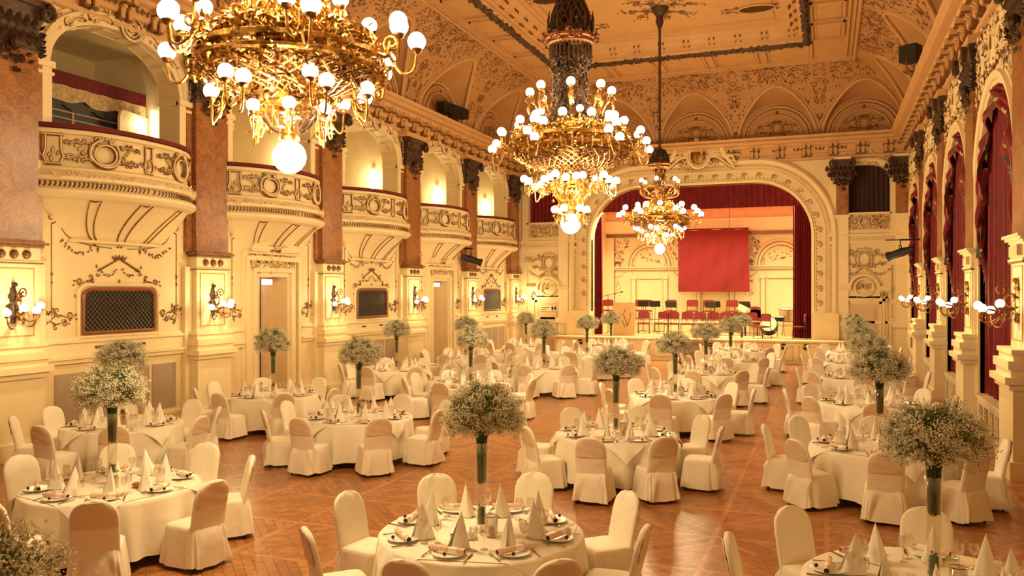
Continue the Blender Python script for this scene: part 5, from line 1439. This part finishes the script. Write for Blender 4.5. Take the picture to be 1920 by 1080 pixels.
# ================================================================ TABLES
VS, VC = .3577, .9338
def project(x, y, z):
    d = -VS*x+VC*y; u = VC*x+VS*y
    return (960+1540*u/d, 545-1540*(z-3.05)/d, d) if d > .05 else (9999, 9999, d)
TAB = [('A', -3.07, 7.20, 'front centre table'), ('B', -7.88, 7.37, 'front left table'), ('C', -11.36, 10.85, 'first balcony-wall table'),
 ('D', -11.45, 15.1, 'second balcony-wall table'), ('E', -7.95, 12.96, 'second inner-row table'), ('F', -11.73, 21.2, 'third balcony-wall table'),
 ('G', -8.13, 18.4, 'third inner-row table'), ('H', -11.66, 25.95, 'fourth balcony-wall table'), ('I', -3.16, 12.92, 'second centre-row table'),
 ('J', -7.90, 23.3, 'fourth inner-row table'), ('K', -11.71, 32.2, 'last balcony-wall table'), ('L', -7.98, 28.3, 'fifth inner-row table'),
 ('M', -8.33, 33.2, 'last inner-row table'), ('N', -3.10, 18.1, 'third centre-row table'), ('O', -3.14, 23.3, 'fourth centre-row table'),
 ('P', -2.95, 27.8, 'fifth centre-row table'), ('Q', -3.04, 32.6, 'last centre-row table'), ('W', .78, 7.15, 'front right table'),
 ('R', .73, 13.24, 'second curtain-side table'), ('S', .80, 18.3, 'third curtain-side table'), ('T', .83, 23.6, 'fourth curtain-side table'),
 ('U', .88, 28.5, 'fifth curtain-side table'), ('V', 1.0, 33.4, 'last curtain-side table'), ('X', -3.2, 2.2, 'cut-off bottom left table')]
TR, TZ = .955, .755
def sgn(v, p): return math.copysign(abs(v)**p, v)
# ---- slip-covered chair, facing +y
def cover_mesh(seed):
    rr = random.Random(seed); ph = [rr.uniform(0, 6.28) for _ in range(6)]
    m = MB(); N = 112; rows = []
    def loop(z, hx, y0, y1, amp, k=.32):
        o = []; yc, hy = (y0+y1)/2, (y1-y0)/2
        for i in range(N):
            t = 2*PI*i/N; cx, cy = sgn(math.cos(t), k), sgn(math.sin(t), k)
            x, y = hx*cx, yc+hy*cy
            w = math.sin(6*t+ph[0])*.5+math.sin(11*t+ph[1])*.45+math.sin(17*t+ph[2])*.3
            f = 1+amp*w/ .25
            x *= f; y = yc+(y-yc)*f
            if cy < -.8:      # gathered fan of folds at the back
                an = math.atan2(x, max(.60-z, .05)); y -= .048*min(1, max(0, (.47-z)/.10))*(abs(math.cos(an*7.5+ph[3]*.3))**.7)
            o.append((x, y, z+(.012*math.sin(4*t+ph[4]) if z < .1 else 0)))
        return o
    for z, hx, y0, y1, am in ((.055, .280, -.285, .270, .018), (.15, .267, -.275, .262, .016), (.26, .254, -.262, .252, .013), (.36, .242, -.252, .244, .008), (.43, .234, -.243, .238, .003), (.462, .228, -.236, .232, .001), (.475, .215, -.225, .218, 0), (.480, .15, -.16, .15, 0)):
        rows.append(loop(z, hx, y0, y1, am))
    rows.append([(p[0]*.002, p[1]*.002, .482) for p in rows[-1]])
    m.grid(rows, closed_v=True)
    rows = []; N = 40
    def back(z, g=0):
        u = (z-.45)/.53
        w = .228 if z < .74 else .228*max(0, 1-((z-.74)/.235)**2.6)**.42
        yc = -.205-.085*u-.03*u*u
        return max(w-g, .004), yc
    zs = [.40, .48, .56, .64, .70, .76, .81, .85, .885, .915, .94, .957, .968, .974]
    for z in zs:
        w, yc = back(z); th = .036*(1 if z < .93 else max(.25, 1-((z-.93)/.045)**2)**.5)
        o = []
        for i in range(N):
            t = 2*PI*i/N; cx, cy = sgn(math.cos(t), .55), sgn(math.sin(t), .6)
            wr = .004*math.sin(z*60+ph[5]+3*cx)*(1 if cy < 0 else .4)+(.004*math.sin(14*cx+ph[1])*max(0, (z-.8)*5) if cy > 0 else 0)
            o.append((w*cx, yc+th*cy+.012*(1-cx*cx)*(-1)+wr, z))
        rows.append(o)
    rows.append([(p[0]*.2, p[1]*.2+back(.974)[1]*.8, .977) for p in rows[-1]])
    m.grid(rows, closed_v=True)
    # added sheet in the tan of the cushion showing through the thin cover
    q = MB(); rows = []
    for j in range(13):
        z = .685+.27*j/12; w, yc = back(z, .02)
        rows.append([(w*s, yc-.048-.010*(1-s*s)+.014*abs(s)**6-.002*math.sin(z*50+3*s), z) for s in [-1+2*i/16 for i in range(17)]])
    q.grid(rows)
    return m, q
CH = []
def make_chair(seed, band=False):
    def f():
        t = thing('covered_chair', '', 'chair')
        a, b = cover_mesh(seed)
        a.build('slip_cover', COVER, t, smooth=True); b.build('cushion_show_through', TAN, t, smooth=True)
        if band:
            q = MB(); q.grid([[(x, -.205-.085*(z-.45)/.53-.03*((z-.45)/.53)**2-.063, z) for x in (-.035, .035)] for z in [.50+.44*j/12 for j in range(13)]]); q.build('centre_band', TAN, t, smooth=True)
        for x in (-.2, .2):
            for y in (-.21, .2):
                l = MB(); l.tube([(x*1.05, y*1.06, 0), (x, y, .16)], .014, 6); l.build('leg', DARKMET, t)
        return t
    return Place(f)
CHAIRS = [make_chair(1), make_chair(2), make_chair(3), make_chair(4, True)]
# ---- round table
def make_table():
    t = thing('banquet_table', '', 'table')
    m = MB(); m.lathe([(.01, .70), (.93, .70), (.935, .72), (.93, .74), (.01, .74)], (0, 0, 0), 40); m.build('tabletop', WOODD, t)
    for k in range(4):
        a = PI/4+k*PI/2; m = MB(); m.tube([(.6*math.cos(a), .6*math.sin(a), 0), (.55*math.cos(a), .55*math.sin(a), .7)], .022, 6); m.build('leg', DARKMET, t)
    return t
def cloth_make(seed):
    def f():
        rr = random.Random(seed); ph = [rr.uniform(0, 6.28) for _ in range(5)]
        m = MB(); N = 144; rows = [[(.02*math.cos(2*PI*i/N), .02*math.sin(2*PI*i/N), TZ) for i in range(N)], [(TR*.97*math.cos(2*PI*i/N), TR*.97*math.sin(2*PI*i/N), TZ) for i in range(N)]]
        for z in (TZ-.002, TZ-.014, .70, .62, .52, .40, .27, .12):
            k = (TZ-z)/TZ; o = []
            for i in range(N):
                t = 2*PI*i/N
                w = .5+.5*math.sin(15*t+ph[0]+.8*math.sin(3*t+ph[1])); w2 = .5+.5*math.sin(23*t+ph[2])
                r = TR+.004+(.015 if z < TZ-.01 else 0)+k*(.115*w**1.8+.035*w2)-k*.012
                o.append((r*math.cos(t), r*math.sin(t), z+(.012*math.sin(5*t+ph[3]) if z < .2 else 0)))
            rows.append(o)
        m.grid(rows, closed_v=True)
        return tag(m.build('tablecloth', LINEN, smooth=True), '', 'tablecloth')
    return Place(f)
CLOTHS = [cloth_make(k) for k in (1, 2, 3)]
def overlay_make():
    m = MB(); H = .885; n = 52; rows = []
    for i in range(n+1):
        r_ = []
        for j in range(n+1):
            x, y = -H+2*H*i/n, -H+2*H*j/n; p = math.hypot(x, y); R0 = TR+.006
            if p <= R0: r_.append((x, y, TZ+.006))
            else:
                e = p-R0; q = R0+.055*min(1, e*7)+e*.20; wv = 1+.012*math.sin(math.atan2(y, x)*26)*min(1, e*8)
                r_.append((x/p*q*wv, y/p*q*wv, TZ+.006-e*.98))
        rows.append(r_)
    m.grid(rows)
    return tag(m.build('overlay_cloth', LINEN, smooth=True), '', 'tablecloth')
OVER = Place(overlay_make)
# ---- vase and flowers
def vase_make():
    t = thing('glass_vase', '', 'vase')
    m = MB(); m.lathe([(.06, .012), (.052, .03), (.050, .20), (.052, .45), (.058, .70), (.068, .84), (.065, .84), (.054, .70), (.048, .45), (.046, .20), (.046, .06), (.001, .05)], (0, 0, 0), 24); m.build('vase_body', VGLASS, t, smooth=True)
    m = MB(); m.lathe([(.001, .0), (.08, .0), (.08, .008), (.05, .018), (.001, .02)], (0, 0, 0), 20); m.build('foot', VGLASS, t, smooth=True)
    m = MB(); rr = random.Random(4)
    for k in range(26): m.leaf((rr.uniform(-.026, .026), rr.uniform(-.026, .026), .07+.17*rr.random()), (rr.uniform(-1, 1), rr.uniform(-1, 1), rr.uniform(-.5, 1)), (rr.uniform(-1, 1), rr.uniform(-1, 1), .2), .025, .025, .6)
    m.lathe([(.001, .06), (.036, .07), (.038, .15), (.034, .22), (.001, .24)], (0, 0, 0), 10)
    m.build('green_base_filling', GREEN, t); return t
VASE = Place(vase_make)
def bouquet_make(seed):
    def f():
        rr = random.Random(seed); t = thing('gypsophila_bouquet', '', 'flowers')
        bl, tw, gr, stm = MB(), MB(), MB(), MB()
        def shell(k=1.0):
            a = rr.uniform(0, 2*PI); c = rr.uniform(-.55, 1); s = math.sqrt(1-c*c)
            lump = 1+.10*math.sin(3*a+seed)+.07*math.sin(5*a+c*4)+rr.uniform(-.07, .09)
            return Vector((.375*s*math.cos(a)*lump*k, .375*s*math.sin(a)*lump*k, .30*c*lump*k))
        root = Vector((0, 0, -.22))
        for i in range(460):
            c = shell(rr.choice((1, 1, .95, .86, .75)))
            if c.z < -.13: c.z = -.13+rr.uniform(-.07, .05)
            top = c.z > .17 and math.hypot(c.x-.05, c.y) < .19
            mid = (root+c)*.5+Vector((0, 0, .05))
            tw.tube([root, mid, c], .0016, 3, cap=False)
            for q in range(5 if top else 22):
                p = c+Vector((rr.gauss(0, .024), rr.gauss(0, .024), rr.gauss(0, .020)))
                s = rr.uniform(.011, .020)
                bl.leaf(p, (rr.uniform(-1, 1), rr.uniform(-1, 1), rr.uniform(-1, 1)), (rr.uniform(-1, 1), rr.uniform(-1, 1), rr.uniform(.0, 1)), s, s, .6)
                if q % 3 == 0: tw.tube([c-(c-root).normalized()*.06, p], .0009, 3, cap=False)
            if top or rr.random() < .35:
                for q in range(34 if top else 10):
                    p = c*rr.uniform(.70, .97)+Vector((rr.gauss(0, .03), rr.gauss(0, .03), rr.gauss(0, .02)))
                    d = (p-root).normalized()+Vector((rr.uniform(-.7, .7), rr.uniform(-.7, .7), rr.uniform(-.3, .7)))
                    gr.leaf(p, d, (rr.uniform(-1, 1), rr.uniform(-1, 1), rr.uniform(-1, 1)), rr.uniform(.018, .042), .005, .5)
        for i in range(900):     # darker heart of stems and ferns
            p = shell(rr.uniform(.3, .84)); p.z = max(p.z, -.12)
            gr.leaf(p, p-root, (rr.uniform(-1, 1), rr.uniform(-1, 1), rr.uniform(-1, 1)), rr.uniform(.04, .09), .012, .5)
        for i in range(90):
            a = rr.uniform(0, 6.28); r0 = .048*math.sqrt(rr.random())
            stm.tube([(r0*math.cos(a)*1.3, r0*math.sin(a)*1.3, -.16), (r0*math.cos(a), r0*math.sin(a), -.27), (r0*.9*math.cos(a), r0*.9*math.sin(a), -.58-rr.uniform(0, .07))], .006, 4)
        for i in range(60): 
            a = rr.uniform(0, 6.28); stm.leaf((.03*math.cos(a), .03*math.sin(a), rr.uniform(-.55, -.2)), (math.cos(a), math.sin(a), rr.uniform(-1, 1)), (math.cos(a), math.sin(a), 0), .03, .02, .5)
        bl.build('blossoms', BLOSS, t); tw.build('twigs', TWIG, t); gr.build('greenery', FERN, t); stm.build('stems', GREEN, t)
        return t
    return Place(f)
BOUQ = [bouquet_make(3), bouquet_make(8)]
# ---- place settings
def napkin_make(seed):
    def f():
        rr = random.Random(seed); lean = rr.uniform(-.03, .03)
        m = MB(); rows = []
        for j in range(9):
            u = j/8; r = .098*(1-u)**.95+.002
            rows.append([(r*math.cos(2*PI*i/14)*(1+.16*math.sin(3*2*PI*i/14+1))+lean*u, r*math.sin(2*PI*i/14)*.72*(1+.14*math.sin(3*2*PI*i/14)), .325*u+(.012 if i % 7 == 0 and j == 0 else 0)) for i in range(14)])
        m.grid(rows, closed_v=True)
        m.add([(-.01, -.075, 0), (.115, -.055, 0), (lean, -.003, .315), (.05, -.092, .0)], [(0, 3, 2), (3, 1, 2)])
        return tag(m.build('napkin_cone', PAPERN, smooth='auto'), '', 'napkin')
    return Place(f)
NAP = [napkin_make(1), napkin_make(2)]
def plate_make():
    m = MB(); m.lathe([(.001, .004), (.09, .004), (.10, .006), (.15, .018), (.153, .02), (.15, .024), (.10, .012), (.001, .010)], (0, 0, 0), 28)
    return tag(m.build('plate', CHINA, smooth=True), '', 'plate')
PLATE = Place(plate_make)
def scroll_make():
    t = thing('menu_scroll', '', 'menu scroll')
    m = MB(Matrix.Translation((0, 0, .026)) @ Matrix.Rotation(PI/2, 4, 'Y')); m.lathe([(.022, -.17), (.025, -.17), (.025, .17), (.022, .17), (.021, -.17)], (0, 0, 0), 14); m.build('rolled_card', FLORAL, t, smooth='auto')
    m = MB(Matrix.Translation((0, 0, .026)) @ Matrix.Rotation(PI/2, 4, 'Y')); m.lathe([(.0262, .02), (.0265, .10), (.0262, .10)], (0, 0, 0), 14); m.build('paper_band', PAPERN, t, smooth='auto')
    m = MB(Matrix.Translation((0, 0, .026)) @ Matrix.Rotation(PI/2, 4, 'Y')); m.lathe([(.001, -.155), (.0205, -.155)], (0, 0, 0), 14); m.lathe([(.001, .155), (.0205, .155)], (0, 0, 0), 14); m.build('hollow_shade', BLACKP, t)  # black discs paint the shade inside the hollow roll
    return t
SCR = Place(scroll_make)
def fork_make():
    m = MB(); m.tube([(0, -.09, .004), (0, .03, .010), (0, .05, .006)], [.006, .004, .005], 5, flat=.5)
    for x in (-.009, -.003, .003, .009): m.tube([(x*.6, .05, .006), (x, .065, .004), (x, .105, .008)], .0016, 4)
    m.box(-.011, .011, .05, .066, .004, .007)
    o = tag(m.build('fork', STEEL), '', 'fork'); o.scale = (1.25, 1.15, 1.2); return o
def knife_make():
    m = MB(); m.tube([(0, -.11, .005), (0, 0, .005)], [.007, .006], 5, flat=.5); m.add([(-.007, 0, .003), (.009, 0, .003), (.010, .09, .003), (-.002, .115, .003), (-.007, 0, .006), (.009, 0, .005), (.010, .09, .005), (-.002, .115, .005)], [(0,1,2,3),(7,6,5,4),(0,4,5,1),(1,5,6,2),(2,6,7,3),(3,7,4,0)])
    o = tag(m.build('knife', STEEL), '', 'knife'); o.scale = (1.25, 1.1, 1.2); return o
FORK, KNIFE = Place(fork_make), Place(knife_make)
def wine_make():
    m = MB(); m.lathe([(.001, 0), (.036, 0), (.034, .004), (.006, .010), (.004, .03), (.004, .095), (.010, .105), (.030, .125), (.038, .155), (.036, .19), (.032, .205), (.0305, .205), (.0345, .19), (.036, .155), (.028, .128), (.001, .110)], (0, 0, 0), 14)
    return tag(m.build('wine_glass', GLASS, smooth=True), '', 'glass')
WINE = Place(wine_make)
def tumbler_make():
    t = thing('candle_glass', '', 'glass')
    m = MB(); m.lathe([(.001, .004), (.05, .004), (.062, .03), (.062, .19), (.058, .19), (.058, .03), (.001, .015)], (0, 0, 0), 20); m.build('glass_cylinder', GLASS, t, smooth=True)
    m = MB(); ring(m, .061, .19, .0035, 24, 5); m.build('dark_rim', GILT_SHADE, t)
    m = MB(); m.lathe([(.001, .015), (.03, .015), (.03, .09), (.001, .09)], (0, 0, 0), 14); m.build('candle', mat('peach_candle', (.80, .45, .28), .5) if 'peach_candle' not in MATS else MATS['peach_candle'], t)
    return t
TUMB = Place(tumbler_make)
def ball_make():
    m = MB(); m.sphere((0, 0, .017), .017, 6, 8); return tag(m.build('favour_ball', mat('dark_plum', (.03, .012, .02), .25), smooth=True), '', 'favour')
BALL = Place(ball_make)
DN = ['curtain-side', 'stage-and-curtain-side', 'stage-side', 'stage-and-balcony-side', 'balcony-side', 'away-from-stage balcony-side', 'away-from-stage', 'away-from-stage curtain-side']
DIRS = ['right', 'far right', 'far', 'far left', 'left', 'near left', 'near', 'near right']
def dirname(dx, dy, x, y):
    th = math.atan2(y, x)                                  # line of sight to the table
    a = (math.atan2(dy, dx)-th+PI/2) % (2*PI)
    return DIRS[int((a/(2*PI)*8)+.5) % 8]
TAB.sort(key=lambda t: -VS*t[1]+VC*t[2])
RT = random.Random(21); nw = 0
def inframe(x, y, z0=0, z1=1, mx=60):
    a, b = project(x, y, z0), project(x, y, z1)
    return a[2] > .8 and -mx-400/a[2] < a[0] < 1920+mx+400/a[2] and (b[1] < 1090)
for ti, (key, tx, ty, tn) in enumerate(TAB):
    rz = RT.uniform(0, 1.5); depth = -VS*tx+VC*ty
    if key != 'X':
        if ti == 0: PTAB = Place(make_table)
    if key == 'X':
        VASE((tx, ty, TZ+.012), 0, 'tall glass vase of the cut-off bouquet at the bottom left', 'glass vases on the tables'); BOUQ[0]((tx, ty, 1.83), 1.0, 'bouquet cut off by the bottom left corner of the photo', 'gypsophila bouquets'); 
    if ti == 0: PTAB = Place(make_table)
    PTAB((tx, ty, 0), rz, f'round table hidden under white cloths, {tn}', 'round banquet tables')
    CLOTHS[ti % 3]((tx, ty, 0), rz, f'long white round cloth draped over the {tn}', 'round tablecloths')
    OVER((tx, ty, 0), (math.radians(-12) if key == 'B' else RT.uniform(0, 1.5)), f'square overlay cloth with hanging corners, {tn}', 'square overlay cloths')
    if key != 'X':
        VASE((tx, ty, TZ+.008), rz, f'tall clear glass vase with green stems on the {tn}', 'glass vases on the tables')
        bq = BOUQ[ti % 2]((tx, ty, 1.86+RT.uniform(-.02, .03)), rz*3, f'round cream and green flower bouquet above the {tn}', 'gypsophila bouquets')
        bs = RT.uniform(.94, 1.04); bq.scale = (bs, bs, RT.uniform(.9, 1.05))
    used = {}
    for k in range(8):
        th = math.radians(45*k-1.5+RT.uniform(-3, 3)); dx, dy = math.cos(th), math.sin(th)
        dn = DN[k]
        used[dn] = 1
        r = 1.30+RT.uniform(-.05, .07); cx, cy = tx+r*dx, ty+r*dy
        if inframe(cx, cy):
            CHAIRS[3 if (key == 'B' and k == 5) or (key in 'BD' and k == 6) else RT.choice((0, 1, 2))]((cx, cy, 0), th+PI/2+RT.uniform(-.10, .10), f'white slip-covered chair at the {dn} place, {tn}', f'covered chairs around the {tn}')
        def P(rr_, off=0, z=TZ+.012): return (tx+rr_*dx-off*dy, ty+rr_*dy+off*dx, z)
        q = P(.6)
        if not inframe(q[0], q[1], .75, 1.2): continue
        near = depth < 23; G = tn
        NAP[k % 2](P(.56+RT.uniform(-.02, .02), RT.uniform(-.05, .05)), th+RT.uniform(-.5, .5), f'white cone-folded napkin at the {dn} place, {tn}', f'napkins on the {G}')
        PLATE(P(.76), 0, f'white plate at the {dn} place, {tn}', f'plates on the {G}')
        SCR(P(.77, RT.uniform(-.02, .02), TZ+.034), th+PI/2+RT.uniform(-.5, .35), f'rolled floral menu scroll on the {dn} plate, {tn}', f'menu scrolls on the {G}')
        if near:
            BALL(P(.86, RT.uniform(-.06, .04), TZ+.030), 0, f'small dark round favour on the {dn} plate, {tn}', f'round favours on the {G}')
            FORK(P(.80, -.19), th+PI/2+RT.uniform(-.1, .1), f'steel fork beside the {dn} plate, {tn}', f'forks on the {G}')
            KNIFE(P(.80, .19), th+PI/2+RT.uniform(-.1, .1), f'steel knife beside the {dn} plate, {tn}', f'knives on the {G}')
        for w_, (rr_, of) in enumerate(((.50, .21), (.60, .16))):
            if w_ and depth > 23: continue
            if nw < 296:
                nw += 1
                WINE(P(rr_+RT.uniform(-.02, .02), of+RT.uniform(-.02, .02)), 0, f'{"outer" if w_ else "inner"} stemmed wine glass at the {dn} place, {tn}', f'wine glasses on the {G}')
    if inframe(tx, ty, .75, 1.2) and depth < 25:
        a_ = math.radians(-40)
        TUMB((tx+.20*math.cos(a_), ty+.20*math.sin(a_), TZ+.010), 0, f'wide candle glass with dark rim beside the vase of the {tn}', 'candle glasses')
m = MB(); m.box(-.11, .11, -.08, .08, 0, .065); ob = m.build('white_box', PAPERN); ob.location = (-3.15, 6.93, TZ+.012); ob.rotation_euler = (0, 0, .5)
q = MB(); q.box(-.085, .085, -.055, .055, .065, .067); q.build('lid', PAPERN, ob); q = MB(); q.box(-.11, -.03, -.083, -.08, .05, .06); q.build('dark_slot', DARKMET, ob)
tag(ob, 'small white rectangular box left of the vase on the front centre table', 'box')
m = MB(); m.lathe([(.001, 0), (.04, .005), (.052, .03), (.04, .055), (.001, .062)], (0, 0, 0), 12); ob = m.build('bread_roll', BREAD, smooth=True); ob.scale = (1.9, 1, 1); ob.location = (-7.45, 7.36, TZ+.012); ob.rotation_euler = (0, 0, .3)
tag(ob, 'brown bread roll on the front left table', 'bread')
m = MB(); m.lathe([(.001, 0), (.035, .005), (.045, .03), (.035, .05), (.001, .055)], (0, 0, 0), 12); ob = m.build('bread_roll', BREAD, smooth=True); ob.scale = (1.6, 1, 1); ob.location = (-8.05, 6.95, TZ+.012)
tag(ob, 'small dark bread roll left of the vase on the front left table', 'bread')
